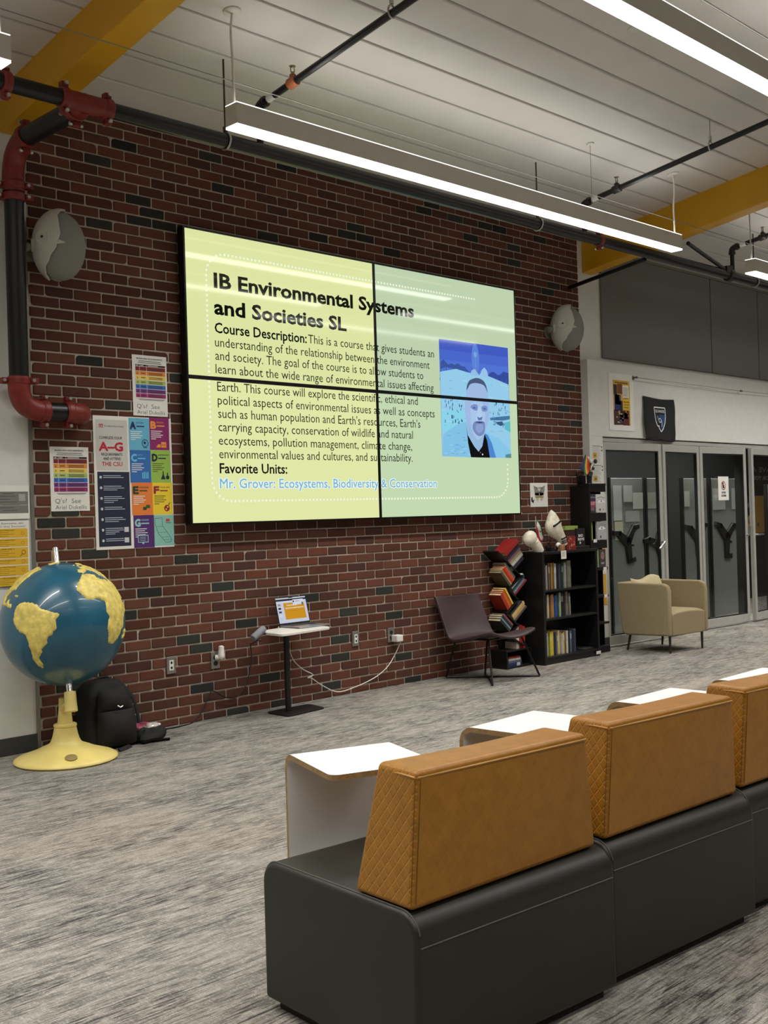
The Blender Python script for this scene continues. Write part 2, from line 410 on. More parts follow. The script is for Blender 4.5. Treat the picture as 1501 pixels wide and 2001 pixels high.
def door(n,xa,ya,xb,yb,h=2.03,handle=None,lab=None):
    rz=math.atan2(yb-ya,xb-xa); w=math.hypot(xb-xa,yb-ya)
    t=thing('door_%d'%n,lab,None,(xa,ya,0),rz,kind='structure')
    f=MB(); s=.052
    f.box(0,s,-.022,.022,.02,h).box(w-s,w,-.022,.022,.02,h).box(s,w-s,-.022,.022,.02,.11).box(s,w-s,-.022,.022,h-.075,h)
    f.build('frame',ALU,t,bevel=.003)
    g=MB(); e=.012
    g.box(s,s+e,-.016,.016,.11,h-.075).box(w-s-e,w-s,-.016,.016,.11,h-.075).box(s,w-s,-.016,.016,.11,.11+e).box(s,w-s,-.016,.016,h-.075-e,h-.075)
    g.build('gasket',GASK,t)
    MB().box(s,w-s,-.004,.004,.115,h-.08).build('pane',GLASS,t,smooth=0)
    if handle:
        k=MB(); u,z,dx,dz=handle
        k.tube((u,-.022,z),(u,-.06,z),.012).path([(u,-.058,z),(u+dx,-.062,z+dz)],.011,10)
        k.build('handle',STEEL,t)
    return t
door(1,3.13,-.05,4.13,-.10,handle=(.965,1.01,-.10,-.07))
door(2,4.16,-.10,4.99,-.05)
door(3,5.01,-.05,5.955,-.105,handle=(.915,1.02,.005,.10))
door(4,6.06,-.12,7.06,-.06,handle=(.06,1.02,.12,0))
door(5,7.08,-.06,8.05,-.11)
struct(MB().box(3.12,10.2,-.075,.02,2.035,2.07).box(3.12,10.2,-.03,.02,2.07,2.085).build('trim_5',ALU,bevel=.002))
struct(MB().box(5.965,6.05,-.05,.03,0,2.035).build('trim_6',M('dark_door_post',(40,39,36),.5,.3),bevel=.003))
# the room behind the glass
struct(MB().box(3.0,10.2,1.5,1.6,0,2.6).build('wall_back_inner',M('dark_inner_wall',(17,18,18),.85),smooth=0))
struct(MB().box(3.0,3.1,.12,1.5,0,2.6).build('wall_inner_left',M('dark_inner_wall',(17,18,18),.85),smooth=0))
def added_inner_lamp(x):  # unseen lamps added to brighten the grey boards behind the glass
    t=thing('added_inner_light','unseen lamp added to brighten the room behind the glass doors','light',(x,.30,2.40),group='added lamps of the glazed room')
    MB().box(-.3,.3,-.2,.2,0,.04).build('housing',WHITE,t); l=bpy.data.lights.new('lamp','AREA'); l.shape='RECTANGLE'; l.size=.56; l.size_y=.36; l.energy=46; l.color=LAMP_COL
    o=bpy.data.objects.new('lamp',l); COL.objects.link(o); o.parent=t; o.location=(0,0,-.004)
for x in (4.0,5.7,7.4): added_inner_lamp(x)
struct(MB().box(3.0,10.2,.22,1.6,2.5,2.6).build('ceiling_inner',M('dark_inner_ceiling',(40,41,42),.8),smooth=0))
# ======================= overhead =======================
YEL=M('yellow_beam_paint',(214,158,16),.45,var=.03,vs=4)
def beam(xa,xb,drop,lab):
    mb=MB(); y0,y1=-.001,-11.19
    mb.hexa([(xa,y1,ZC(y1)-drop),(xb,y1,ZC(y1)-drop),(xb,y0,ZC(y0)-drop),(xa,y0,ZC(y0)-drop),(xa,y1,ZC(y1)+.02),(xb,y1,ZC(y1)+.02),(xb,y0,ZC(y0)+.02),(xa,y0,ZC(y0)+.02)])
    tag(mb.build('ceiling_beam',YEL,org=(xa,0,ZC(0)),bevel=.006,smooth=0),lab,'beam')
beam(-3.02,-2.845,.25,'yellow sloping ceiling beam at the left above the black riser pipe')
beam(2.975,3.135,.305,'yellow sloping ceiling beam at the right above the grey wall panels')
HOUS=M('white_light_housing',(205,202,190),.5,var=.02)
DIFF=emat('lit_diffuser',(1,.98,.94,1),DIFF_E); UPL=emat('lit_top_lens',(1,.98,.94,1),2.2)
CORD=M('white_cord',(225,222,212),.5); WIRE=M('thin_steel_wire',(150,148,142),.35,.8)
HALF=2.352; LW=.105; LH=.115
def area(name,parent,loc,sx,sy,w,down,spread):
    l=bpy.data.lights.new(name,'AREA'); l.shape='RECTANGLE'; l.size=sx; l.size_y=sy; l.energy=w; l.color=LAMP_COL; l.spread=spread
    o=bpy.data.objects.new(name,l); COL.objects.link(o); o.parent=parent; o.location=loc
    if not down: o.rotation_euler=(PI,0,0)
def light(cx,cy,label,group=None,zb=None):
    zb=ZC(cy)-.645 if zb is None else zb
    t=thing('pendant_light',label,'light',(cx,cy,zb),group=group)
    h=MB(); th=.006; w=LW/2
    h.box(-HALF,HALF,-w,-w+th,0,LH).box(-HALF,HALF,w-th,w,0,LH).box(-HALF,-HALF+th,-w+th,w-th,0,LH).box(HALF-th,HALF,-w+th,w-th,0,LH)
    h.box(-HALF+th,HALF-th,-w+th,w-th,.05,.056)
    h.build('housing',HOUS,t,smooth=0)
    MB().box(-HALF+.001,HALF-.001,-w+.001,w-.001,-.012,.0).build('diffuser',DIFF,t,smooth=0)  # lens drop added below the housing, thickens the glowing band to suggest bloom
    MB().box(-HALF+.001,HALF-.001,-w+.001,w-.001,LH,LH+.006).build('top_lens',UPL,t,smooth=0)
    area('lamp',t,(0,0,-.014),2*HALF-.04,LW-.02,DOWN_W,True,SPREAD)
    area('uplamp',t,(0,0,LH+.008),2*HALF-.04,LW-.02,UP_W,False,math.radians(120))
    for sx,big in ((-1,1),(1,1),(.474,0)):
        x=sx*2.325 if big else 1.11; zt=ZC(cy)-zb; sl=math.atan(-.147)
        R=Vector((0,-.147,-1)).normalized()
        c=MB(); c.lathe([(.052 if big else .03,0),(.052 if big else .03,.008),(.045 if big else .026,.014),(.012,.015)],24,c=(x,0,zt+.002),ax=-Vector((0,.147,1)).normalized())
        c.build('canopy',HOUS,t)
        if big: MB().path([(x,0,zt-.01),(x+.012*sx,0,zt-.12),(x-.006,0,zt-.28),(x-.006,0,zt-.36),(x,0,LH)],.007,8,6).build('power_cord',CORD,t)
        else: MB().tube((x,0,LH),(x,0,zt-.01),.0022,6).build('suspension_wire',WIRE,t)
    for x in (-2.30,2.30): MB().tube((x,.03,LH),(x,.03,LH+.02),.008,8).build('wire_grip',WIRE,t)
    return t
light(0,-1.41,'long white pendant light glowing above the video wall, running over the brick wall',zb=3.558)
light(6.01,-1.41,'white pendant light whose left end shows at the right edge beyond the yellow beam',zb=3.545)
light(-6.02,-1.41,'white pendant light whose end just shows at the left edge beside the yellow beam',zb=3.55)
light(-.02,-3.36,'big bright pendant light crossing the upper right corner of the photo',zb=3.80)
for cx,cy in ((-6.02,-3.36),(6.01,-3.36),(-6.02,-6.2),(0,-6.2),(6.01,-6.2),(0,-9.0),(-6.02,-9.0)):
    light(cx,cy,'white pendant light out of view behind the camera','light','pendant lights further back in the room') if False else light(cx,cy,'white pendant light further back in the room, outside the photo',group='pendant lights further back in the room')
# cables stretched along the rows
for cy,z,lab in ((-1.41,3.805,'thin pale cable stretched above the long pendant light over the video wall'),(-3.36,ZC(-3.36)-.40,'thin pale cable stretched above the pendant light in the upper right corner')):
    tag(MB().path([(-9,cy,z),(9,cy,z)],.003,6).build('overhead_cable',WIRE,org=(0,cy,z)),lab,'cable')
o=MB().lathe([(.06,0),(.06,.006),(.05,.012),(.01,.013)],28,c=(-.05,-2.577,ZC(-2.577)+.002),ax=-Vector((0,.147,1)).normalized()).build('ceiling_cover_disc',HOUS,org=(-.05,-2.577,4.372)); tag(o,'small round white cover plate on the ceiling beside the bright corner light','cover plate')
# ---------------- sprinkler plumbing ----------------
BLK=M('black_steel_pipe',(16,17,20),.36,.1,var=.1); RED=M('red_pipe_fitting',(126,36,27),.45,var=.12,vs=30); ZINC=M('zinc_bolt',(190,188,182),.35,.8)
CAST=M('dark_cast_fitting',(38,34,34),.45,.2); ORA=M('rusty_orange_fitting',(150,84,48),.55); BRZ=M('brass_sprinkler',(150,140,110),.35,.7)
PY,PZ=-.975,3.645; RX,RY=-3.0,-.12
t=thing('sprinkler_main','thick black sprinkler pipe with red couplings, running up the wall corner and under the ceiling','pipe',(RX,RY,2.0))
def P(mb,name,m,par=t,**k): return mb.build(name,m,par,w=True,**k)
P(MB().tube((RX,RY,2.23),(RX,RY,3.40),.057,28),'riser',BLK)
P(MB().path([(RX,RY,3.36),(RX,RY,3.47),(RX,RY-.03,3.56),(RX,RY-.10,3.62),(RX,RY-.2,PZ)],.064,20,6),'elbow',RED)
P(MB().tube((RX,RY-.18,PZ),(RX,PY+.05,PZ),.057,24),'cross_pipe',BLK)
e=P(MB().path([(RX,RY,2.26),(RX,RY,2.17),(RX+.03,RY,2.10),(RX+.10,RY,2.065),(RX+.18,RY,2.06)],.064,20,6),'elbow',RED)
P(MB().tube((RX+.16,RY,2.06),(RX+.31,RY,2.06),.057,24),'short_pipe',BLK)
P(MB().path([(RX+.29,RY,2.06),(RX+.36,RY,2.06),(RX+.42,RY+.03,2.058),(RX+.44,RY+.119,2.058)],.064,20,6),'elbow',RED)
def coupling(c,ax,r=.07,l=.05,bolts=True):
    c=Vector(c);ax=Vector(ax); k=MB(); k.lathe([(r*.9,-l/2),(r,-l/2+.008),(r,l/2-.008),(r*.9,l/2)],24,c=c,ax=ax)
    side=ax.cross(Vector((0,0,1))) if abs(ax.z)<.5 else Vector((.94,-.34,0)).normalized() 
    up=Vector((0,0,1)) if abs(ax.z)<.5 else side
    for s in (-1,1): k.obox(c+up*s*(r+.012),(.04,.04,.03) if abs(ax.z)<.5 else (.05,.05,.035))
    q=P(k,'coupling',RED,bevel=.004)
    if bolts:
        for s in (-1,1):
            d=ax.cross(up).normalized(); cc=c+up*s*(r+.014)
            b=MB().tube(cc-d*.035,cc+d*.035,.007,8).tube(cc-d*.04,cc-d*.026,.011,6).tube(cc+d*.026,cc+d*.04,.011,6); b.build('bolt',ZINC,q,w=True)
coupling((RX,RY,3.33),(0,0,1)); coupling((RX,RY,3.40),(0,0,1)); coupling((RX,RY,2.235),(0,0,1))
coupling((RX+.155,RY,2.06),(1,0,0)); coupling((RX+.315,RY,2.06),(1,0,0))
coupling((RX,RY-.17,PZ),(0,1,0)); coupling((RX,PY+.11,PZ),(0,1,0))
P(MB().tube((RX-.12,PY,PZ),(RX+.12,PY,PZ),.052,24).tube((RX,PY,PZ),(RX,PY+.12,PZ),.058,24),'tee',RED)
coupling((RX-.13,PY,PZ),(1,0,0),.059); coupling((RX+.13,PY,PZ),(1,0,0),.059); coupling((-3.46,PY,PZ),(1,0,0),.059)
P(MB().tube((-9.19,PY,PZ),(RX-.12,PY,PZ),.044,20),'main_pipe',BLK)
P(MB().tube((RX+.12,PY,PZ),(10.19,PY,PZ),.044,20),'main_pipe',BLK)
coupling((1.84,PY,PZ),(1,0,0),.052,.045)
q=P(MB().lathe([(.05,-.04),(.062,-.03),(.062,.03),(.05,.04)],20,c=(4.08,PY,PZ),ax=(1,0,0)).tube((4.08,PY,PZ),(4.08,PY,PZ+.09),.034,14),'saddle_tee',CAST)
for x in (-2.066,.99,4.6):
    k=MB().tube((x,PY,PZ+.06),(x,PY,ZC(PY)+.001),.006,8).tube((x,PY,PZ+.055),(x,PY,PZ+.085),.014,6)
    q=P(k,'hanger_rod',M('dark_hanger_steel',(70,66,60),.45,.5))
    P(MB().path([(x+.0,PY-.052*math.sin(a),PZ+.05*math.cos(a)) for a in [2*PI*i/20 for i in range(21)]],.0065,6),'hanger_ring',ZINC)
def branch(x,lab,ylast=-11.0,stub=True):
    zb=lambda yy: ZC(yy)-.215
    t=thing('sprinkler_branch_pipe',lab,'pipe',(x,PY,PZ))
    def Q(mb,name,m,par=t,**k): return mb.build(name,m,par,w=True,**k)
    d=Vector((0,-1,.147)).normalized()
    Q(MB().tube((x,PY,PZ+.03),(x,PY,zb(PY)-.03),.021,14),'nipple',BLK)
    Q(MB().path([(x,PY,zb(PY)-.06),(x,PY,zb(PY)-.02),(x,PY-.02,zb(PY)),(x,PY-.06,zb(PY-.06))],.03,12,4).lathe([(.034,-.012),(.034,.012)],14,c=(x,PY-.055,zb(PY-.055)),ax=d).lathe([(.034,-.012),(.034,.012)],14,c=(x,PY,zb(PY)-.05)),'elbow',CAST)
    Q(MB().tube((x,PY-.04,zb(PY-.04)),(x,ylast,zb(ylast)),.0215,14),'pipe',BLK)
    Q(MB().tube((x,PY-.09,zb(PY-.09)),(x,PY-.15,zb(PY-.15)),.0222,14),'sticker',M('white_sticker',(225,225,220),.5))
    ys=-1.30
    while ys>-5:
        f=Q(MB().lathe([(.03,-.035),(.033,-.03),(.033,.03),(.03,.035)],14,c=(x,ys,zb(ys)),ax=d).tube((x,ys,zb(ys)),(x,ys,zb(ys)+.045),.02,10),'sprinkler_tee',ORA if x<0 else CAST)
        MB().tube((x,ys,zb(ys)+.04),(x,ys,zb(ys)+.062),.011,10).path([(x-.012,ys,zb(ys)+.06),(x-.014,ys,zb(ys)+.08),(x,ys,zb(ys)+.095),(x+.014,ys,zb(ys)+.08),(x+.012,ys,zb(ys)+.06)],.0035,6,3).lathe([(.02,0),(.02,.003)],16,c=(x,ys,zb(ys)+.094)).build('sprinkler_head',BRZ,f,w=True)
        yh=ys-.84
        r=Q(MB().tube((x,yh,zb(yh)+.06),(x,yh,ZC(yh)+.001),.0045,8).tube((x,yh,zb(yh)+.05),(x,yh,zb(yh)+.085),.013,6),'hanger_rod',ZINC)
        MB().path([(x-.028*math.sin(a),yh,zb(yh)+.01+.034*math.cos(a)) for a in [2*PI*i/16 for i in range(17)]],.006,6).build('hanger_ring',ZINC,r,w=True)
        ys-=2.6
branch(-1.80,'thin black sprinkler branch pipe crossing the ceiling left of centre, with an orange tee')
branch(1.63,'thin black sprinkler branch pipe crossing the ceiling in front of the right yellow beam')
branch(4.15,'thin black sprinkler branch pipe with an elbow at the right edge beyond the beam')
o=MB().path([(2.74,-.001,3.515),(2.60,PY+.03,3.60)],.019,12).build('pipe_brace',BLK,org=(2.74,0,3.515)); tag(o,'black brace pipe slanting from the brick wall up to the sprinkler main','pipe brace')
o=MB().tube((3.137,-1.07,3.80),(3.98,-.99,3.68),.019,12).obox((4.0,-.985,3.675),(.09,.07,.08)).build('pipe_brace',BLK,org=(3.137,-1.07,3.8)); tag(o,'black brace pipe slanting down from the yellow beam to the pipe fitting at the right','pipe brace')
# ---------------- round wall loudspeakers ----------------
SHELL=M('white_speaker_shell',(196,193,180),.5,var=.03); GRIL=M('grey_speaker_grille',(138,138,130),.8,var=.05,vs=150,bump=.5,bs=600)
EDGE=[(-1,-.40),(-.93,-.40),(-.80,-.50),(-.67,-.50),(-.45,-.30),(-.1,-.02),(.24,.12),(.5,.07),(.79,.0),(.90,.06),(.97,.19),(1,.25)]
def edge(z):
    for (z0,x0),(z1,x1) in zip(EDGE[:-1],EDGE[1:]):
        if z<=z1: f=(z-z0)/(z1-z0); f=f*f*(3-2*f); return x0+(x1-x0)*f
    return .25
def speaker(c,yaw,lab):
    """oblate cabinet seen from its cheek side: white half shell with a wavy lip, cloth grille on the other half"""
    t=thing('wall_speaker',lab,'speaker',c,yaw)
    RX_,RY_,RZ_=.150,.125,.208; nu,nv=96,64
    def pt(a,b,g=1.0): return Vector((RX_*g*math.cos(b)*math.cos(a),RY_*g*math.cos(b)*math.sin(a),RZ_*g*math.sin(b)))
    g=MB(); g.grid(lambda u,v: pt(2*PI*u,PI*(v*.998+.001)-PI/2),48,32,closeu=True); g.build('grille',GRIL,t,smooth=80)
    s=MB(); V={}
    def vert(i,j):
        b=PI*(j/nv*.998+.001)-PI/2; zz=math.sin(b); e=edge(zz)*1.0
        # angle from the back (-x) round to the lip, both ways
        k=max(-1,min(1,e/max(math.cos(b),.02))); lip=PI-math.acos(k)
        return PI+ (lip)*(2*i/nu-1),b
    rows=[[s.bm.verts.new(pt(*vert(i,j),1.035)) for i in range(nu+1)] for j in range(nv+1)]
    for j in range(nv):
        for i in range(nu): s.bm.faces.new((rows[j][i],rows[j][i+1],rows[j+1][i+1],rows[j+1][i]))
    o=s.build('side_shell',SHELL,t,smooth=80); m=o.modifiers.new('solid','SOLIDIFY'); m.thickness=.014; m.offset=1
    hx,hz=-.085,.03; hy=-RY_*1.11*math.sqrt(max(.05,1-(hx/RX_)**2-(hz/RZ_)**2)); n=Vector((hx/RX_**2,hy/RY_**2,hz/RZ_**2)).normalized(); hc=Vector((hx,hy,hz))
    MB().lathe([(.05,-.03),(.05,.004),(.046,.009),(.01,.010)],32,c=hc,ax=n).build('hub_cap',SHELL,t)
    MB().lathe([(.009,0),(.009,.003)],12,c=hc+n*.009,ax=n).build('screw',M('dark_screw',(60,60,56),.4,.5),t)
    MB().hexa([(-.165,-.06,-.045),(-.07,-.115,-.045),(-.07,-.06,-.045),(-.165,-.02,-.045),(-.165,-.06,.035),(-.08,-.125,.035),(-.08,-.06,.035),(-.165,-.02,.035)]).build('bracket_arm',SHELL,t,bevel=.01)
    tz=-.0; tx=edge(tz/RZ_)*RX_+.012; ty=-RY_*1.06*math.sqrt(max(.05,1-(tx/RX_)**2))
    MB().hexa([(tx-.02,ty-.004,tz-.016),(tx+.03,ty+.01,tz-.006),(tx+.03,ty+.02,tz-.006),(tx-.02,ty+.02,tz-.016),(tx-.022,ty-.004,tz+.02),(tx+.03,ty+.01,tz+.0),(tx+.03,ty+.02,tz+.0),(tx-.022,ty+.02,tz+.02)]).build('logo_tab',SHELL,t,bevel=.002)
    # arm back to the brick
    w=Matrix.Rotation(-yaw,3,'Z')@Vector((-.10,-c[1]-.012,-.02))
    MB().path([(-.12,.0,-.01),tuple(Vector((-.12,0,-.01)).lerp(w,.5)),tuple(w)],.022,12).lathe([(.05,-.02),(.055,0)],24,c=w,ax=Matrix.Rotation(-yaw,3,'Z')@Vector((0,1,0))).build('wall_mount',M('grey_mount',(120,120,112),.5),t)
    MB().lathe([(.028,0),(.028,.02),(.02,.026)],18,c=(-.185,-.045,-.015),ax=(-.5,-.86,0)).build('pivot_knob',M('grey_mount',(120,120,112),.5),t)
    return t
# ======================= video wall =======================
FACE={
 'treeL':[(0.756, 2.579), (0.764, 2.643), (0.799, 2.663), (0.824, 2.642), (0.857, 2.621), (0.893, 2.635), (0.936, 2.627), (0.981, 2.642), (1.024, 2.622), (1.068, 2.619), (1.103, 2.592), (1.13, 2.582), (1.093, 2.573), (0.952, 2.587), (0.83, 2.601)],
 'treeR':[(1.368, 2.562), (1.397, 2.588), (1.435, 2.603), (1.473, 2.594), (1.5, 2.577), (1.549, 2.587), (1.579, 2.613), (1.656, 2.606), (1.652, 2.483), (1.593, 2.516), (1.498, 2.535), (1.404, 2.547)],
 'snowtree1':[(1.128, 2.552), (1.157, 2.596), (1.194, 2.61), (1.221, 2.588), (1.256, 2.555)],
 'snowtree2':[(1.256, 2.555), (1.286, 2.605), (1.324, 2.632), (1.36, 2.604), (1.376, 2.551)],
 'snow':[(0.751, 2.555), (0.952, 2.593), (1.129, 2.57), (1.386, 2.558), (1.653, 2.502), (1.659, 1.849), (0.75, 1.849)],
 'snow2':[(0.754, 2.233), (1.025, 2.257), (1.044, 2.069), (0.751, 2.06)],
 'head':[(1.066, 2.365), (1.073, 2.424), (1.107, 2.486), (1.163, 2.519), (1.236, 2.53), (1.3, 2.516), (1.336, 2.476), (1.356, 2.405), (1.37, 2.321), (1.366, 2.23), (1.348, 2.145), (1.313, 2.09), (1.279, 2.047), (1.232, 2.027), (1.187, 2.038), (1.143, 2.072), (1.091, 2.118), (1.061, 2.164), (1.047, 2.234), (1.05, 2.305)],
 'neck':[(1.065, 2.152), (1.087, 2.035), (1.155, 1.942), (1.212, 1.896), (1.265, 1.945), (1.292, 2.041), (1.323, 2.108), (1.232, 2.033), (1.16, 2.061)],
 'hair':[(1.073, 2.412), (1.084, 2.46), (1.117, 2.504), (1.172, 2.525), (1.218, 2.534), (1.264, 2.528), (1.309, 2.51), (1.34, 2.47), (1.356, 2.411), (1.339, 2.44), (1.308, 2.474), (1.253, 2.486), (1.18, 2.487), (1.125, 2.472), (1.101, 2.444), (1.082, 2.425)],
 'jacket':[(0.75, 1.849), (0.762, 2.025), (0.842, 2.074), (0.957, 2.125), (1.061, 2.146), (1.078, 2.035), (1.105, 1.846)],
 'jacket2':[(1.322, 2.078), (1.381, 2.044), (1.474, 2.022), (1.567, 1.964), (1.659, 1.904), (1.659, 1.849), (1.428, 1.847)],
 'lining':[(1.302, 2.06), (1.344, 2.043), (1.396, 1.972), (1.447, 1.847), (1.363, 1.847), (1.321, 1.958)],
 'shirt':[(1.06, 2.14), (1.078, 2.035), (1.155, 1.942), (1.212, 1.896), (1.265, 1.945), (1.298, 2.053), (1.332, 1.994), (1.362, 1.846), (1.11, 1.846), (1.079, 1.964)],
 'browL':[(1.125, 2.285), (1.171, 2.305), (1.217, 2.296), (1.21, 2.253), (1.169, 2.252), (1.129, 2.268)],
 'browR':[(1.267, 2.286), (1.309, 2.3), (1.346, 2.29), (1.339, 2.253), (1.288, 2.245), (1.268, 2.262)],
 'eyeL':[(1.143, 2.271), (1.17, 2.281), (1.197, 2.274), (1.17, 2.263)],
 'eyeR':[(1.28, 2.272), (1.308, 2.279), (1.331, 2.271), (1.307, 2.261)],
 'nose':[(1.23, 2.284), (1.253, 2.279), (1.285, 2.185), (1.257, 2.166), (1.202, 2.17), (1.184, 2.187), (1.214, 2.236)],
 'nostril':[(1.203, 2.199), (1.239, 2.189), (1.277, 2.203), (1.266, 2.172), (1.22, 2.167)],
 'goatee':[(1.164, 2.15), (1.238, 2.162), (1.302, 2.153), (1.304, 2.09), (1.279, 2.047), (1.223, 2.03), (1.169, 2.055), (1.139, 2.102)],
 'chin':[(1.191, 2.127), (1.246, 2.135), (1.282, 2.125), (1.271, 2.077), (1.224, 2.057), (1.18, 2.085)],
 'mouth':[(1.16, 2.15), (1.238, 2.156), (1.302, 2.15), (1.237, 2.142)],
 'p1':[(0.875, 2.197), (0.891, 2.201), (0.894, 2.169), (0.877, 2.168)],
 'p2':[(0.921, 2.164), (0.933, 2.165), (0.932, 2.136), (0.919, 2.135)],
 'p3':[(1.003, 2.162), (1.017, 2.162), (1.016, 2.145), (1.003, 2.144)],
 'crowd':[(1.379, 2.195), (1.445, 2.203), (1.541, 2.214), (1.657, 2.225), (1.656, 2.194), (1.558, 2.178), (1.444, 2.176), (1.387, 2.174)],
 'crowd2':[(1.462, 2.162), (1.548, 2.171), (1.566, 2.141), (1.527, 2.128), (1.471, 2.144)],
 'corner':[(1.578, 1.878), (1.656, 1.886), (1.659, 1.849), (1.576, 1.849)],
 'hut':[(1.577, 2.16), (1.66, 2.175), (1.66, 2.077), (1.583, 2.099)],
}
VW_Y=-.10; PX=(-1.7845,.007,1.7785); PZZ=(1.3425,2.3465,3.3665); BZ=.0135
BG={(0,1):(224,232,166),(0,0):(229,235,170),(1,1):(192,212,177),(1,0):(198,220,180)}
BLACK=(12,14,10)
def slide(part):
    p=PIC(.0004)
    LINES=[("IB Environmental Systems",-1.54,.456,2.978,.105,.03),("and Societies SL",-1.544,-.3,2.795,.105,.03),("Course Description:",-1.544,-.708,2.665,.074,.018),
    ("This is a course that gives students an",-.694,.682,2.667,.068,.0),("understanding of the relationship between the environment",-1.545,.624,2.569,.068,.0),
    ("and society. The goal of the course is to allow students to",-1.545,.546,2.477,.068,.0),("learn about the wide range of environmental issues affecting",-1.546,.666,2.384,.068,.0),
    ("Earth. This course will explore the scientific, ethical and",-1.537,.47,2.263,.068,.0),("political aspects of environmental issues as well as concepts",-1.536,.669,2.169,.068,.0),
    ("such as human population and Earth's resources, Earth's",-1.535,.492,2.077,.068,.0),("carrying capacity, conservation of wildlife and natural",-1.536,.401,1.985,.068,.0),
    ("ecosystems, pollution management, climate change,",-1.537,.387,1.891,.068,.0),("environmental values and cultures, and sustainability.",-1.536,.389,1.798,.068,.0),("Favorite Units:",-1.536,-.932,1.695,.072,.018)]
    sel=[LINES[part]] if isinstance(part,int) else []
    for s,a,b,z,cap,bold in sel: p.text(s,a,z,cap,BLACK if bold>0 else (34,38,26),b,bold,3)
    s="Mr. Grover: Ecosystems, Biodiversity & Conservation"
    if part=='favorite_units_text': [p.text(s,-1.537+dx,1.591+dz,.070,(232,244,236),.668+dx,.012,2) for dx in (-.007,.007) for dz in (-.006,.006)]; p.text(s,-1.537,1.591,.070,(118,180,212),.668,.012,3)
    # dotted rounded border
    x0,x1,z0,z1,r=-1.602,1.605,1.501,3.214,.16; pts=[]
    def run(a,b):
        n=max(1,int(math.hypot(b[0]-a[0],b[1]-a[1])/.034))
        for i in range(n): pts.append((a[0]+(b[0]-a[0])*i/n,a[1]+(b[1]-a[1])*i/n))
    def arc(cx,cz,a0):
        for i in range(7): a=a0+PI/2*i/7; pts.append((cx+r*math.cos(a),cz+r*math.sin(a)))
    run((x0+r,z1),(1.25,z1)); arc(x0+r,z1-r,PI/2); run((x0,z1-r),(x0,z0+r)); arc(x0+r,z0+r,PI); run((x0+r,z0),(x1-r,z0)); arc(x1-r,z0+r,1.5*PI); run((x1,z0+r),(x1,1.83))
    if part=='dotted_border':
        for u,z in pts: p.disc(u,z,.0095,(244,250,226),2,8)
    return p
def portrait():
    p=PIC(.0004); F=FACE
    cs=[(66,92,196),(74,104,206),(82,116,212),(88,128,216)]
    for i,c in enumerate(cs): p.rect(.748,1.658,2.83-.085*(i+1),2.83-.085*i,c,2)
    p.rect(.748,1.658,1.849,2.49,(92,138,214),2)
    p.disc(1.21,2.70,.05,(92,132,216),3,24,.13); p.disc(1.21,2.735,.024,(120,164,226),4,20); p.rect(1.206,1.213,2.56,2.73,(110,150,222),4)
    p.poly(F['treeL'],(60,86,160),3).poly(F['treeR'],(52,76,158),3)
    rnd=random.Random(5)
    for i in range(26):
        u=rnd.choice((rnd.uniform(.76,1.15),rnd.uniform(1.42,1.64))); h=rnd.uniform(.03,.09); z=2.535+(-.03 if u>1.3 else 0); p.poly([(u-.018,z-.05),(u+.018,z-.05),(u,z+h)],(64,92,172),3)
    p.poly(F['snow'],(150,206,236),4).poly(F['snow2'],(140,214,236),5)
    p.poly(F['snowtree1'],(150,192,232),5).poly(F['snowtree2'],(156,198,234),5)
    for i in range(70):
        u,z=rnd.uniform(.76,1.64),rnd.uniform(2.05,2.5); p.rect(u,u+rnd.uniform(.02,.07),z,z+.006,rnd.choice(((128,190,230),(170,218,240),(120,176,222))),5)
    for i in range(46):
        u=rnd.choice((rnd.uniform(.78,1.02),rnd.uniform(1.42,1.64))); z=rnd.uniform(2.12,2.33); p.rect(u,u+.008,z,z+rnd.uniform(.012,.03),(50,84,134),6)
    for k in ('p1','p2','p3'): p.poly(F[k],(40,70,110),6)
    p.poly(F['crowd'],(70,120,160),6).poly(F['crowd2'],(54,90,130),7).poly(F['hut'],(96,190,200),6)
    p.poly(F['jacket'],(132,196,232),7).poly(F['jacket2'],(134,200,236),7).poly(F['lining'],(76,136,210),8)
    for i in range(22):
        u,z=rnd.uniform(.77,1.08),rnd.uniform(1.86,2.05); p.rect(u,u+rnd.uniform(.02,.06),z,z+.007,rnd.choice(((110,176,222),(156,212,240))),8)
    p.poly(F['shirt'],(6,6,12),9)
    p.poly(F['neck'],(150,188,224),10); p.poly(smoothpoly(F['head'],3),(160,188,230),11); p.poly(smoothpoly([(1.13,2.30),(1.21,2.33),(1.30,2.30),(1.31,2.16),(1.28,2.05),(1.21,2.0),(1.15,2.05),(1.12,2.16)],3),(170,200,236),11.5)
    p.poly(smoothpoly(F['hair'],2),(74,88,124),12)
    for k in ('browL','browR'): p.poly(smoothpoly(F[k],2),(122,146,202),12)
    for k in ('eyeL','eyeR'): p.poly(F[k],(84,100,150),13)
    p.poly(F['nose'],(176,208,240),13).poly(F['nostril'],(96,116,172),14)
    p.poly(smoothpoly(F['goatee'],2),(120,140,190),13).poly(smoothpoly(F['chin'],2),(142,162,208),14).poly(F['mouth'],(58,68,120),15)
    p.poly(F['corner'],(96,140,150),10); p.disc(1.262,1.873,.008,(230,235,240),16,8); p.disc(1.235,1.89,.006,(120,120,130),16,8)
    return p
LAYERS=[('title_line' if k<2 else 'text_line',slide(k)) for k in range(14)]+[('blue_text_line',slide('favorite_units_text')),('dotted_border',slide('dotted_border'))]; PO=portrait()
names={(0,1):'top left display panel of the video wall, showing the bold slide title',(1,1):'top right display panel of the video wall, showing the blue sky of the photo',(0,0):'bottom left display panel of the video wall, showing the favorite units line',(1,0):'bottom right display panel of the video wall, showing the man with a goatee'}
BEZ=M('black_bezel',(6,6,7),.35)
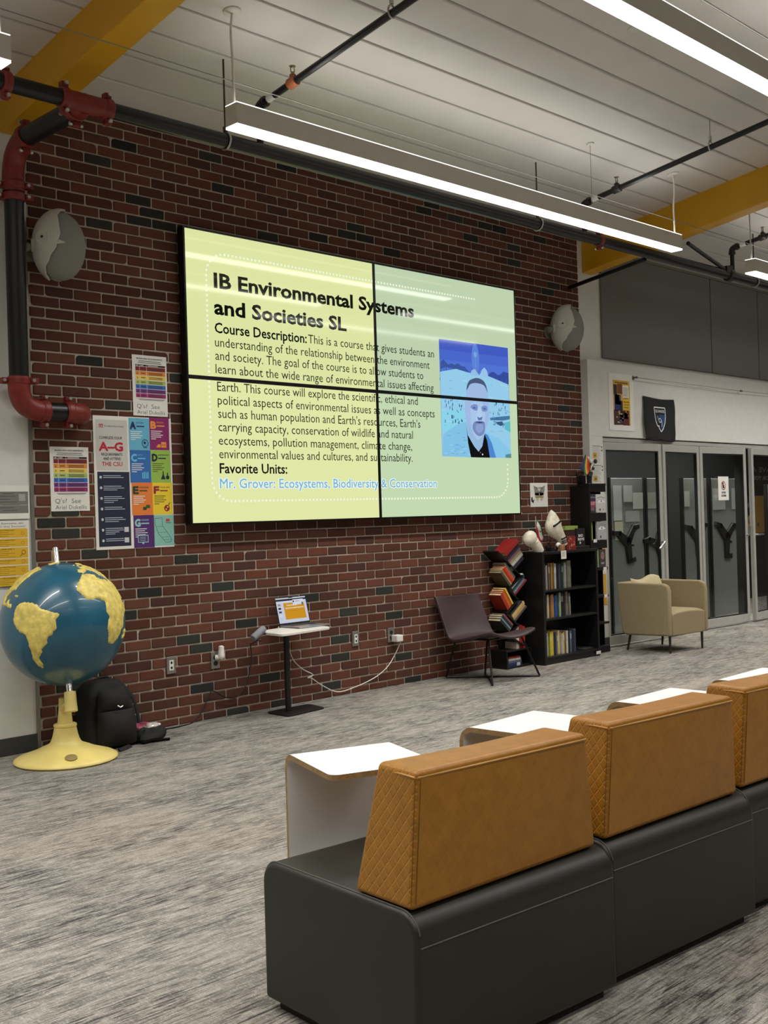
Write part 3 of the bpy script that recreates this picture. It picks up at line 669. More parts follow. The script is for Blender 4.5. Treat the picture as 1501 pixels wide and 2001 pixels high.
TILT={(0,1):(.004,.010),(1,1):(-.006,.012),(0,0):(.002,.004),(1,0):(-.004,.006)}
for i in (0,1):
    for j in (1,0):
        a,b,c,d=PX[i],PX[i+1],PZZ[j],PZZ[j+1]
        t=thing('video_screen',names[(i,j)],'display',(a,VW_Y,c))
        MB().box(a,b,VW_Y+.004,-.035,c,d).build('casing',BEZ,t,w=True,smooth=0)
        f=MB(); f.box(a,a+BZ,VW_Y-.002,VW_Y+.004,c,d).box(b-BZ,b,VW_Y-.002,VW_Y+.004,c,d).box(a+BZ,b-BZ,VW_Y-.002,VW_Y+.004,c,c+BZ).box(a+BZ,b-BZ,VW_Y-.002,VW_Y+.004,d-BZ,d); f.build('bezel',BEZ,t,w=True,smooth=0)
        p=PIC(); p.rect(a+BZ,b-BZ,c+BZ,d-BZ,BG[(i,j)]); X=Matrix.Translation((-a,.001,-c)); sc=p.build('screen',GLOW,t,xf=X)
        for k_,pl in LAYERS:
            q=pl.copy().clip(a+BZ,b-BZ,c+BZ,d-BZ)
            if len(q.bm.faces): q.build(k_,GLOW,sc,xf=X)
        if i==1: q=PO.copy().clip(a+BZ,b-BZ,c+BZ,d-BZ); q.build('slide_photo',GLOW,sc,xf=X)
        k=MB(); 
        for x in (a+.3,b-.3): k.box(x-.04,x+.04,-.035,-.0095,c+.1,d-.1)
        k.build('wall_bracket',BEZ,t,w=True,smooth=0)
PO.bm.free()
speaker((-2.735,-.175,3.065),math.radians(-36),'round white wall speaker on the brick beside the black riser pipe')
speaker((2.47,-.175,3.07),math.radians(-36),'round white wall speaker at the right end of the brick wall')
# ======================= prints on the walls =======================
def sheet(name,label,cat,x,z,w,h,c=(236,234,226),y=-.010,thick=.0015,group=None,rot=0):
    o=bpy.data.objects.new(name,None)
    bpy.data.objects.remove(o)
    t=thing(name,label,cat,(x,y,z),group=group)
    if rot: t.rotation_euler=(0,rot,0)
    MB().box(0,w,0,thick,0,h).build('paper',M('paper_%d_%d_%d'%c,c,.7,var=.02),t,smooth=0)
    return t
PX_=Matrix.Translation((0,-.0006,0))
def reqposter(lab,x,z,w=.267,h=.402,rot=0):
    t=sheet('requirements_poster',lab,'poster',x,z,w,h,rot=rot); p=PIC(.0003)
    p.text('IB DIPLOMA REQUIREMENTS',.035,h-.028,.011,(90,90,92),w-.035,.01)
    for i,(a,b) in enumerate(((.05,.22),(.045,.225))): p.rect(a,b,h-.042-.011*i,h-.037-.011*i,(120,120,120),1)
    cols=[(40,20,24),(128,30,34),(226,142,50),(240,208,90),(176,196,104),(44,110,196),(110,52,128),(156,40,108)]
    zt=h-.062; hh=.0305
    for i,c in enumerate(cols):
        k=.012 if i==0 else hh-.004
        p.rect(.024,w-.012,zt-k,zt,c,1)
        if i:
            p.text(str(i) if i<7 else 'TOK',.034,zt-.021,.013 if i<7 else .008,(30,24,24),None,.02,2)
            p.rect(.066,.098,zt-.016,zt-.011,(50,36,36),2); 
            for r in range(2): p.rect(.125,w-.035,zt-.012-.009*r,zt-.008-.009*r,(60,40,40),2)
        else:
            for a,b in ((.03,.045),(.062,.085),(.12,.2)): p.rect(a,b,zt-.009,zt-.004,(220,210,210),2)
        p.rect(.055,.057,zt-k,zt,(236,230,226),2); p.rect(.108,.110,zt-k,zt,(236,230,226),2)
        zt-=k+.003
    p.rect(.04,w-.02,zt-.008,zt-.005,(110,110,110),1); p.rect(.05,w-.03,zt-.014,zt-.011,(110,110,110),1)
    p.text("Q's?  See",.028,.05,.030,(70,72,78),.205,-.012,1); p.text("Ariel Dukellis",.03,.012,.027,(70,72,78),.245,-.012,1)
    p.build('print',INK,t,xf=PX_)
reqposter('white poster with rainbow table and handwriting, left of the big A-G poster',-2.757,1.455,rot=.0)
reqposter('white poster with rainbow table and handwriting, above the big A-G poster',-2.152,2.075,rot=.0)
# A-G poster
t=sheet('course_poster','tall poster with a navy column and coloured squares lettered A to G','poster',-2.452,1.202,.589,.862); p=PIC(.0003); ox,oz=2.452,-1.202
def R(x0,x1,z0,z1,c,l=1): p.rect(x0+ox,x1+ox,z0+oz,z1+oz,c,l)
R(-2.436,-2.204,1.712,2.038,(206,203,196)); R(-2.431,-2.196,1.222,1.703,(32,36,62))
R(-2.41,-2.38,1.988,2.010,(176,34,52),2); p.text('CSU',.043,.789,.014,(240,230,230),.071,.01,3); p.text('The California State University',.078,.791,.011,(60,60,64),.222,.01,2)
for s,a,b,z,cp,c,bo in (('COMPLETE YOUR',-2.41,-2.243,1.914,.018,(46,48,60),.02),('A–G',-2.412,-2.241,1.839,.056,(190,28,48),.07),('REQUIREMENTS',-2.398,-2.244,1.807,.018,(46,48,60),.02),('AND ATTEND',-2.385,-2.255,1.779,.018,(46,48,60),.02),('THE CSU',-2.396,-2.246,1.741,.027,(190,28,48),.02)):
    p.text(s,a+ox,z+oz,cp,c,b+ox,bo,2)
for i in range(7):
    z=1.668-.068*i; p.disc(-2.408+ox+.003*i*.4,z+oz,.009,(214,222,228),2,12); p.text(str(i+1),-2.411+ox,z-.005+oz,.010,(32,36,62),None,.01,3)
    for r,wd in enumerate((.13,.15,.10,.07)[:2+(i*7)%3]): R(-2.39+.0015*i,-2.39+wd+.0015*i,z+.012-.012*r-.004,z+.012-.012*r,(196,202,214),2)
    if i>4: R(-2.245,-2.212,z-.016,z+.016,(214,214,214),2)
SQ=[('A',-2.191,-2.034,1.847,2.058,(104,182,214),(30,40,92)),('B',-2.034,-1.880,1.851,2.066,(138,32,100),(238,150,60)),('C',-2.189,-2.030,1.633,1.846,(50,108,180),(110,196,232)),('D',-2.030,-1.875,1.633,1.849,(152,190,80),(24,36,56)),
('E',-2.182,-2.023,1.419,1.633,(232,128,52),(30,70,44)),('F',-2.023,-1.868,1.420,1.633,(238,208,50),(150,32,60)),('G',-2.175,-2.018,1.204,1.418,(80,36,108),(150,205,205)),('',-2.018,-1.863,1.212,1.416,(138,194,178),(40,70,90))]
TW=['HISTORY','ENGLISH','MATH','LABORATORY','LANGUAGE','VISUAL AND','COLLEGE','']
for (s,x0,x1,z0,z1,c,lc),w2 in zip(SQ,TW):
    R(x0,x1,z0,z1,c)
    if s:
        p.text(s,x0+.012+ox,z1-.072+oz,.048,lc,x0+.05+ox,.09,2); p.text(w2,x0+.058+ox,z1-.036+oz,.010,lc,None,.015,2,maxw=.085)
        R(x0+.058,x0+.058+.06,z1-.058,z1-.05,lc,2)
        for r in range(5): R(x0+.012,x0+(.10,.085,.105,.09,.05)[r],z1-.092-.013*r,z1-.087-.013*r,(232,232,226) if s not in 'DF' else (90,90,40),2)
def ic(u,z): return (u+ox,z+oz)
p.ringd(*ic(-2.070,1.893),.026,.005,(30,40,92),2).disc(*ic(-2.070,1.893),.016,(104,182,214),3).disc(*ic(-2.073,1.896),.010,(30,40,92),4,8).rect(-2.088+ox,-2.052+ox,1.862+oz,1.866+oz,(30,40,92),2)
p.rect(-1.945+ox,-1.905+ox,1.868+oz,1.905+oz,(238,150,60),2).poly([ic(-1.985,1.868),ic(-1.95,1.868),ic(-1.95,1.89),ic(-1.97,1.888)],(238,150,60),2).text('A-G',-1.94+ox,1.88+oz,.012,(138,32,100),None,.02,3)
for k in range(4): p.rect(-2.098+.013*k+ox,-2.09+.013*k+ox,1.66+oz,(1.70+.005*(k%2))+oz,(110,196,232),2)
p.poly([ic(-1.955,1.655),ic(-1.918,1.655),ic(-1.932,1.69),ic(-1.932,1.71),ic(-1.94,1.71),ic(-1.94,1.69)],(24,36,56),2).disc(*ic(-1.902,1.668),.014,(24,36,56),2).rect(-1.906+ox,-1.898+ox,1.675+oz,1.70+oz,(24,36,56),2)
p.rect(-2.10+ox,-2.072+ox,1.452+oz,1.473+oz,(30,70,44),2).rect(-2.076+ox,-2.046+ox,1.464+oz,1.486+oz,(46,90,54),3)
p.disc(*ic(-1.914,1.462),.022,(150,32,60),2).disc(*ic(-1.908,1.47),.006,(238,208,50),3,8).disc(*ic(-1.92,1.455),.006,(238,208,50),3,8).line([ic(-1.914,1.462),ic(-1.89,1.50)],.006,(150,32,60),2)
p.rect(-2.145+ox,-2.065+ox,1.238+oz,1.288+oz,(150,205,205),2).rect(-2.14+ox,-2.07+ox,1.243+oz,1.283+oz,(80,36,108),3).rect(-2.112+ox,-2.098+ox,1.228+oz,1.238+oz,(150,205,205),2)
for r in range(3): R(-2.13,-2.085,1.25+.011*r,1.253+.011*r,(150,205,205),4)
cal=[(-2.010,1.395),(-1.955,1.398),(-1.953,1.345),(-1.888,1.262),(-1.886,1.238),(-1.93,1.232),(-1.95,1.255),(-1.985,1.29),(-2.0,1.33),(-2.012,1.36),(-2.010,1.395)]
p.line([ic(*q) for q in cal],.003,(52,84,100),2)
for q in ((-2.0,1.34,.05),(-1.985,1.30,.06),(-1.96,1.268,.06),(-1.94,1.25,.06)): R(q[0],q[0]+q[2],q[1],q[1]+.002,(52,84,100),2)
R(-1.925,-1.895,1.372,1.39,(190,60,70),2); R(-1.928,-1.885,1.362,1.366,(80,90,100),2)
p.build('print',INK,t,xf=PX_)
# butterfly notice
t=sheet('butterfly_notice','white square notice with a grey butterfly, right of the video wall','notice',2.035,1.408,.264,.222); p=PIC(.0003)
G=(150,148,142)
p.poly([(.05,.20),(.10,.18),(.13,.15),(.13,.10),(.07,.11),(.06,.15)],G,1).poly([(.225,.20),(.17,.18),(.14,.15),(.14,.10),(.20,.11),(.215,.15)],G,1).rect(.07,.20,.10,.13,(170,168,160),1).poly([(.08,.10),(.13,.10),(.12,.06),(.10,.05),(.085,.07)],(196,192,180),1).poly([(.14,.10),(.20,.10),(.19,.07),(.17,.05),(.15,.06)],(196,192,180),1)
p.text('THE OFFICE',.075,.165,.018,(40,40,40),.19,.02,2).text('COUNSEL',.085,.125,.018,(40,40,40),.185,.02,2).rect(.07,.195,.085,.097,(150,120,40),2)
p.poly([(.012,.085),(.03,.095),(.035,.06),(.06,.07),(.04,.03),(.025,.045),(.012,.05)],(22,20,20),1)
p.build('print',INK,t,xf=PX_)
# far left sheets
t=sheet('grey_notice','white sheet with a grey printed block on the wall at the left edge','notice',-3.20,1.414,.300,.202); p=PIC(.0003)
p.rect(.01,.292,.035,.165,(122,122,118),1)
for r,(a,b) in enumerate(((.13,.20),(.05,.21),(.05,.18),(.1,.22),(.12,.24),(.1,.2),(.13,.22))): p.rect(a,b,.152-.017*r,.155-.017*r,(70,70,68),2)
p.rect(.05,.288,.082,.084,(200,198,190),2)
p.rect(.232,.274,.108,.150,(168,168,162),2)
p.build('print',INK,t,xf=PX_)
t=sheet('yellow_notice','tall yellow notice with white bands on the wall behind the globe','notice',-3.24,1.012,.332,.392); p=PIC(.0003)
p.text('Programs For Everyone, etc.',.01,.371,.013,(110,100,80),.30,-.005,1).text('Need Help in this Section?',.01,.352,.013,(110,100,80),.31,-.005,1)
for r,(z,hh) in enumerate(((.29,.054),(.236,.048),(.167,.063),(.128,.034),(.062,.06),(.0,.056))):
    p.rect(0,.322,z,z+hh,(226,180,42),1); p.text(('TECHNOLOGY','MATHEMATICS','LIBRARY','COUNSELING','WRITING','WELLNESS')[r],.14,z+hh-.013,.008,(126,96,20),.24,.01,2)
    for q in range(int(hh/.012)-1): p.rect(.02,.2+.04*(q%2),z+hh-.024-.011*q,z+hh-.021-.011*q,(170,130,30),2)
p.ringd(.294,.20,.014,.004,(130,96,30),2).line([(.285,.19),(.272,.176)],.005,(130,96,30),2)
for z in (.315,.258,.145,.092): p.ringd(.29,z,.011,.003,(180,140,40),2)
p.build('print',INK,t,xf=PX_)
# wall sockets
PLATE=M('steel_wall_plate',(150,148,142),.35,.7); WPL=M('white_plastic',(232,230,222),.4); DK=M('dark_socket',(24,24,24),.5)
def outlet(x,z,kind,lab):
    t=thing('wall_outlet',lab,'outlet',(x,-.007,z))
    MB().box(-.036,.036,-.009,0,-.058,.058).build('plate',PLATE,t,bevel=.003)
    if kind=='data':
        MB().box(-.017,.017,-.0115,-.009,-.034,.034).build('insert',WPL,t)
        for s in (-1,1): MB().box(-.007,.007,-.0125,-.0115,s*.017-.008,s*.017+.008).build('port',DK,t)
    else:
        for s in (-1,1): MB().lathe([(.017,0),(.017,.003)],18,c=(0,-.009,s*.02),ax=(0,-1,0)).build('socket',DK,t)
    return t
outlet(-1.918,.408,'data','steel wall plate with two square ports nearest the backpack')
outlet(-1.556,.400,'power','steel power outlet with a white charger in its upper socket')
outlet(-.219,.418,'data','steel wall plate with two square ports right of the laptop table')
outlet(.170,.410,'power','steel power outlet with a white adapter plugged into its lower socket')
o=MB().lathe([(.012,0),(.022,.012),(.024,.03),(.020,.055),(.019,.09),(.010,.096)],20,c=(-1.53,-.045,.405),ax=(.05,0,1)).tube((-1.556,-.016,.42),(-1.53,-.045,.42),.018,14).build('plug_in_charger',WPL,org=(-1.556,-.016,.42)); tag(o,'white rounded plug-in charger in the outlet left of the table','charger')
o=MB().box(.165,.238,-.085,-.0175,.355,.41).build('power_adapter',WPL,org=(.2,-.0175,.38),bevel=.008); tag(o,'white square power adapter in the outlet right of the table','adapter')
# ======================= globe =======================
GC=Vector((-2.914,-.405,.793)); GR=.356; GB=Vector((-2.915,-.40,0))
t=thing('floor_globe','large relief globe with yellow continents on a yellow pedestal','globe',GB)
d=(CAMP-GC).normalized()
up=Vector((0,0,1)); upP=(up-d*up.dot(d)).normalized(); sideP=d.cross(upP)      # sideP points to image left from the viewer
tl=math.radians(4); axp=(upP*math.cos(tl)-sideP*math.sin(tl)*-1*-1)
if True:
    rightv=upP.cross(d); axp=(upP*math.cos(tl)-rightv*math.sin(tl)).normalized()
el=math.radians(-16); AX=(axp*math.cos(el)+d*math.sin(el)).normalized()
X0=(d-AX*d.dot(AX)).normalized(); Y0=AX.cross(X0); LON0=-33
def gp(lon,lat,r):
    a=math.radians(lon-LON0); b=math.radians(lat)
    return GC+r*(math.cos(b)*(math.cos(a)*X0+math.sin(a)*Y0)+math.sin(b)*AX)
LANDS=[
[(-81,-5),(-79,1),(-77,7),(-72,12),(-66,11),(-60,9),(-52,5),(-50,0),(-44,-2.5),(-37,-5),(-35,-8),(-38,-13),(-39,-18),(-42,-23),(-48,-26),(-51,-31),(-54,-34.5),(-58,-35),(-57,-38),(-62,-39.5),(-65,-42),(-67,-46),(-66,-50),(-68.5,-52),(-66,-55),(-71,-54.5),(-75,-50),(-75,-44),(-73,-37),(-71,-30),(-70,-19),(-76,-14)],
[(-17,15),(-16.5,21),(-13,27),(-9,32),(-6,35.5),(2,36.5),(10,37),(11,33),(20,31),(25,32),(33,31),(36,24),(38,18),(43,11.5),(51,11.5),(47,4),(42,-2),(39,-7),(40.5,-15),(35,-20),(35,-24),(32.5,-28),(27,-33.5),(19,-34.5),(16,-28),(12,-18),(13.5,-10),(9,-1),(9.5,4),(4,6.3),(-4,5),(-8,4.5),(-13,8.5)],
[(-168,66),(-156,71),(-130,70),(-115,68),(-95,72),(-82,70),(-94,60),(-92,57),(-82,55),(-78,51),(-78,62),(-70,62),(-62,57),(-55,52),(-65,48),(-70,43),(-75,38),(-81,31),(-80,26),(-84,30),(-90,29.5),(-97,27),(-97,21),(-94,18),(-90,21),(-87,21),(-88,16),(-83,14.5),(-83,10),(-78,9),(-80,7.5),(-86,11.5),(-95,16),(-105,20),(-112,29),(-120,34),(-124,41),(-125,49),(-135,58),(-150,60),(-163,56)],
[(-9,37),(-9,43.5),(-1.5,44),(-4.5,48.5),(3,51.5),(9,54),(8,57),(11,56),(19,54.5),(28,60),(20,61),(24,66),(16,58),(6,59),(5,62),(15,68.5),(28,71),(60,69),(100,76),(170,69),(178,64),(160,60),(140,55),(130,42),(121,38),(121,28),(108,20),(106,10),(100,13),(103,2),(98,9),(94,17),(87,21),(80,14),(77,8),(72,19),(66,25),(57,26),(51,30),(56,25),(59,22),(52,16),(44,13),(39,21),(35,28),(36,36),(28,37),(26,40),(22,37),(19,42),(13,45),(18,40),(12,42),(9,44),(3,42),(-1,37.5)],
[(-45,60),(-53,66),(-58,75),(-70,78),(-40,83),(-20,80),(-22,71),(-35,66)],
[(-84,22),(-78,22.5),(-74,20),(-77,19.5)],[(-74,19.5),(-69,19.5),(-69,18),(-74,18)],[(-67,18.4),(-65.5,18.4),(-65.5,17.8),(-67,17.8)],[(-61,-51),(-58,-51),(-58,-52.4),(-61,-52.4)],[(-38,-53.9),(-36,-54),(-36,-55),(-38,-55)],[(44,-25),(44,-17),(49,-12),(50,-16),(47,-25)],
[(-6,50),(-3,54),(-5,58.5),(-2,57.5),(1.5,52.5),(0,51)],[(-10,52),(-6,52.5),(-6,55),(-9,54.5)],[(-23,64),(-14,65),(-17,66.5),(-23,66)]]
def inpoly(x,y,P):
    c=False; j=len(P)-1
    for i in range(len(P)):
        xi,yi=P[i];xj,yj=P[j]
        if (yi>y)!=(yj>y) and x<(xj-xi)*(y-yi)/(yj-yi)+xi: c=not c
        j=i
    return c
def island(lon,lat):
    k=noise.noise(Vector((lon*.22,lat*.22,1.3)))*1.3; k2=noise.noise(Vector((lon*.22,lat*.22,7.7)))*1.3
    return any(inpoly(lon+k,lat+k2,P) for P in LANDS)
OCEAN=M('globe_ocean_blue',(34,92,116),.28,var=.10,vs=5,bump=.06,bs=40,coat=.3)
mb=MB(); mb.grid(lambda u,v: gp(360*u,-90+180*(v*.998+.001),GR),96,64,closeu=True); q=mb.build('ocean_ball',OCEAN,t,w=True)
mb=MB(); bm=mb.bm; st=1.25; VV={}; cells=set()
for i in range(int(-170/st),int(180/st)):
    for j in range(int(-60/st),int(83/st)):
        if island((i+.5)*st,(j+.5)*st): cells.add((i,j))
for (i,j) in cells:
    for a,b in ((0,0),(1,0),(1,1),(0,1)):
        k=(i+a,j+b)
        if k not in VV:
            edge=not all((k[0]-x,k[1]-y) in cells for x in (0,1) for y in (0,1))
            lon,lat=k[0]*st,k[1]*st
            n=noise.fractal(Vector((lon*.12,lat*.12,3)),.7,2.3,6)
            ridge=max(0,1-abs(lon+70+lat*.02*0)/5)*.8 if (lat<10 and lon<-60) else 0
            VV[k]=bm.verts.new(gp(lon,lat,GR*.997 if edge else GR*(1.016+.011*n+.010*ridge)))
    bm.faces.new([VV[(i+a,j+b)] for a,b in ((0,0),(1,0),(1,1),(0,1))])
bmesh.ops.smooth_vert(bm,verts=[v for v in bm.verts if v.is_boundary],factor=.45,use_axis_x=True,use_axis_y=True,use_axis_z=True)
LAND=M('globe_land_yellow',(228,206,108),.5,var=.14,vs=30,bump=.9,bs=45)
mb.build('continents',LAND,t,w=True,smooth=75)
CHR=M('chrome_tube',(230,230,230),.08,1.0); PED=M('pale_yellow_pedestal',(226,205,122),.42,var=.05,vs=8)
NP=GC+AX*GR; SP=GC-AX*GR
MB().tube(NP-AX*.03,NP+AX*.115,.017,18).build('top_pin',CHR,t,w=True)
sock=SP-AX*.085
MB().tube(SP+AX*.03,sock-AX*.02,.018,18).tube(SP-AX*.055,sock-AX*.02,.022,18).build('axle',CHR,t,w=True)
sd=Vector((-.10,-.18,0))
m2=MB(); a2=(AX+Vector((0,0,.4))).normalized()
m2.lathe([(.030,.008),(.033,0),(.034,-.055),(.036,-.105),(.030,-.108)],24,c=sock+AX*.03,ax=a2)
m2.build('axle_socket',PED,t,w=True)
m3=MB(); c0=GB+Vector((-.012,.01,0))
m3.lathe([(.02,0),(.285,0),(.295,.010),(.293,.020),(.275,.030),(.235,.043),(.195,.056),(.165,.068),(.145,.078),(.126,.086),(.105,.094),(.090,.104),(.080,.122),(.072,.148),(.066,.175),(.062,.196),(.066,.199),(.066,.210),(.060,.214),(.044,.216),(.040,.25),(.035,.30),(.032,.362),(.026,.366)],48,c=GB)
m3.build('pedestal',PED,t,w=True,smooth=50)
MB().path([GB+Vector((0,0,.31)),GB+Vector((-.03,-.05,.31)),sock-AX*.02],.024,12).build('bracket',PED,t,w=True)
fd=(CAMP-GB); fd.z=0; fd.normalize(); nn=Vector((fd.x*.35,fd.y*.35,1)).normalized()
MB().lathe([(.034,-.004),(.034,.003),(.03,.005)],24,c=GB+fd*.205+Vector((.02,-.02,.0535)),ax=nn).build('recessed_plug',M('dull_olive_disc',(140,122,70),.6),t,w=True)
# ======================= backpack =======================
BAG=M('black_backpack_cloth',(11,11,13),.8,var=.15,vs=30,bump=.3,bs=300)
t=thing('backpack','black backpack slumped against the brick wall behind the globe pedestal','backpack',(-2.535,-.215,0))
def bag(u,v):
    a=2*PI*u; z=v; wx=.185*(1-.12*z-.42*max(0,z-.72)/.28*max(0,z-.72)/.28*1.1); wy=.13*(1-.25*z-.30*max(0,(z-.7)/.3)**2)
    if v>.985: wx*=.4;wy*=.4
    e=.55; ca,sa=math.cos(a),math.sin(a)
    n=1+.07*noise.noise(Vector((ca*1.4,sa*1.4,z*3)))
    return Vector((wx*n*math.copysign(abs(ca)**e,ca),wy*n*math.copysign(abs(sa)**e,sa)+.05*z,.41*z))
b=MB(); b.grid(bag,48,28,closeu=True); b.build('body',BAG,t,smooth=80)
b=MB(); b.grid(lambda u,v: Vector(((u-.5)*.28*(1-.1*v),-.12-.075*math.sin(PI*u)**.5*math.sin(PI*min(1,v*.85+.12))**.6,.02+.21*v)),16,12); b.build('front_pocket',BAG,t,smooth=80)
b=MB(); b.grid(lambda u,v: Vector(((u-.5)*.25*(1-.25*v),-.105-.05*math.sin(PI*u)**.5*math.sin(PI*v)**.6+.03*v,.21+.15*v)),16,12); b.build('upper_pocket',BAG,t,smooth=80)
MB().path([(-.05,.03,.395),(-.03,.035,.415),(.03,.035,.415),(.05,.03,.395)],.009,8,5).build('top_handle',BAG,t)
MB().path([(.13,.02,.36),(.175,-.02,.28),(.20,-.04,.16),(.21,-.06,.04),(.24,-.14,.012),(.33,-.19,.010)],.022,8,6,flat=.35).build('shoulder_strap',BAG,t)
MB().path([(.06,-.17,.006),(.0,-.21,.007),(-.06,-.24,.006)],.018,8,5,flat=.3).build('loose_strap',BAG,t)
MB().path([(-.015,-.158,.262),(0,-.166,.25),(.02,-.163,.258)],.004,6).build('zip_pull',ZINC,t)
t2=thing('crumpled_shopping_bag','crumpled pink and white bag and papers lying beside the black backpack','bag',(-2.30,-.30,0))
def crump(u,v,s,c,seed,fl=.5):
    a=2*PI*u; b=PI*(v*.99+.005)-PI/2; r=s*(1+.35*noise.noise(Vector((math.cos(a)*2,math.sin(a)*2,v*4+seed))))
    return Vector(c)+Vector((r*math.cos(b)*math.cos(a),.7*r*math.cos(b)*math.sin(a),max(-c[2],fl*r*math.sin(b))))
MB().grid(lambda u,v:crump(u,v,.115,(0,-.02,.045),1),28,14,closeu=True).build('black_cloth',BAG,t2,smooth=30)
MB().grid(lambda u,v:crump(u,v,.085,(-.03,.03,.085),4,.35),24,12,closeu=True).build('pink_wrapper',M('pink_wrapper',(150,72,92),.3,var=.25,vs=25),t2,smooth=20)
MB().grid(lambda u,v:crump(u,v,.06,(.02,-.03,.095),9,.3),24,12,closeu=True).build('clear_plastic',M('pale_plastic',(200,192,186),.15,var=.3,vs=40),t2,smooth=15)
# ======================= laptop table =======================
TOPW=M('white_table_top',(226,222,214),.4); BLKM=M('black_powder_coat',(20,20,21),.45)
TZ=.592
t=thing('laptop_table','small white topped table on one black post, holding the open laptop','table',(-1.03,-.26,0))
th=math.atan2(-.408+.355,.858-1.239)
tt=MB(); cs=[(-1.352,-.215),(-1.375,-.525),(-.862,-.455),(-.84,-.12)]
def rounded(P,r,n=6):
    out=[]
    for i in range(len(P)):
        a,b,c=Vector(P[i-1]),Vector(P[i]),Vector(P[(i+1)%len(P)]); p=b+(a-b).normalized()*r; q=b+(c-b).normalized()*r
        for k in range(n+1):
            s=k/n; out.append(tuple(p*(1-s)**2+b*2*s*(1-s)+q*s*s))
    return out
tt.prism(rounded(cs,.05),lambda a,b,dd:Vector((a,b,dd)),TZ-.018,TZ); tt.build('table_top',TOPW,t,w=True,bevel=.003)
MB().tube((-1.111,-.25,.012),(-1.111,-.25,TZ-.018),.021,18).box(-1.19,-1.03,-.33,-.17,TZ-.024,TZ-.018).build('post',BLKM,t,w=True)
tt=MB(); tt.prism(rounded([(-1.235,-.155),(-1.24,-.405),(-.86,-.36),(-.835,-.145)],.035),lambda a,b,dd:Vector((a,b,dd)),0,.012); tt.build('base_plate',BLKM,t,w=True,bevel=.002)
# laptop
ALG=M('grey_laptop_aluminium',(150,152,154),.35,.6)
lx,ly,lw,ld=-1.092,-.155,.300,.212; lr=-.02
t=thing('laptop','open grey laptop showing an orange slide on the small white table','laptop',(lx,ly,TZ),0.035)
MB().box(0,lw,-ld,0,0.001,.012).build('base',ALG,t,bevel=.004)
k=MB(); k.box(.02,lw-.02,-.115,-.012,.012,.0126); k.build('keyboard',M('black_keys',(22,22,24),.6),t)
MB().box(.10,.20,-.20,-.125,.012,.0124).build('trackpad',M('grey_trackpad',(136,138,140),.3,.4),t)
LT=math.radians(14)
S=thing('lid','','',(0,0,0)); bpy.data.objects.remove(S)
LR=Matrix.Translation((0,-.002,.010))@Matrix.Rotation(-LT,4,'X')
k=MB(); k.box(0,lw,0,.006,0,.205); bmesh.ops.transform(k.bm,matrix=LR,verts=k.bm.verts); lid=k.build('lid',M('dark_laptop_lid',(40,41,44),.4,.3),t,bevel=.002)
p=PIC(.0002); p.rect(.006,lw-.006,.016,.199,(206,212,228)); p.rect(.006,lw-.006,.176,.190,(34,36,42),1); p.rect(.006,lw-.006,.166,.176,(214,220,234),1)
p.rect(.072,.272,.040,.160,(212,150,26),1)
p.text('Course Selection',.10,.138,.012,(250,246,236),.20,.02,2).text('Environmental Systems',.088,.118,.011,(250,246,236),.262,.02,2).rect(.12,.22,.10,.102,(180,120,20),2)
p.rect(.165,.268,.142,.182,(216,222,236),3).disc(.172,.168,.007,(24,26,34),4,10).rect(.19,.23,.166,.170,(150,156,170),4).rect(.248,.264,.138,.158,(96,92,80),4)
for i,c in enumerate(((150,140,140),(40,42,50),(60,70,96),(214,226,226),(190,210,206))): p.rect(.018,.044,.142-.026*i,.156-.026*i,c,2)
p.rect(.13,.17,.195,.199,(10,10,12),3)
GLOW2=attr_mat('laptop_display',.25,emit=.85); p.build('screen',GLOW2,t,xf=LR@Matrix.Translation((0,-.0006,0)))
# conference camera on the edge
t=thing('speaker_bar','small grey speaker bar hanging at the left edge of the laptop table','speaker',(-1.40,-.33,TZ))
R=Euler((0,-.50,.1)).to_matrix()
m=MB(); m.lathe([(.004,-.062),(.022,-.060),(.025,-.05),(.025,.05),(.022,.060),(.004,.062)],20,c=(-.02,0,.0),ax=R@Vector((1,0,0))); m.build('body',M('grey_mesh_cover',(128,130,134),.7,var=.05,vs=200),t)
m=MB().path([(-.03,-.002,-.02),(-.03,-.002,-.045),(-.0,-.002,-.05)],.008,8); m.build('clip',DK,t)
MB().path([(.02,0,-.008),(.08,0,-.006),(.10,.0,-.0265)],.006,8).build('stay',DK,t)
B=lambda x,z,y=-.032:(x,y,z)
o=MB().path([(-1.43,-.33,.545),(-1.37,-.20,.51),(-1.30,-.08,.49),B(-1.26,.46),B(-1.258,.37),B(-1.30,.229),B(-1.38,.133),B(-1.49,.136),B(-1.60,.196),B(-1.643,.149),B(-1.69,.07),(-1.775,-.035,.006),(-1.9,-.085,.006),(-2.02,-.09,.006),(-2.15,-.08,.006),(-2.24,-.12,.006)],.0042,6,5).build('black_cable',M('black_cable',(22,22,22),.5),org=(-1.775,-.035,0)); tag(o,'thin black cable dropping from the grey speaker bar along the brick wall to the floor','cable')
o=MB().path([(.215,-.083,.375),(.235,-.06,.36),B(.19,.25,-.03),B(.092,.157,-.03),B(-.05,.093,-.03),B(-.248,.050,-.03),B(-.436,.035,-.03),B(-.59,.102,-.03),B(-.70,.17,-.04),(-.76,-.06,.185),(-.70,-.05,.20),(-.80,-.06,.25),(-.92,-.10,.33),(-1.00,-.14,.43),(-1.06,-.16,.53),(-1.10,-.16,.585),(-1.097,-.15,.598)],.0036,6,5).build('white_cable',M('white_cable',(228,226,220),.5),org=(-.248,-.03,.05)); tag(o,'white charging cable looping from the wall adapter under the small table to the laptop','cable')
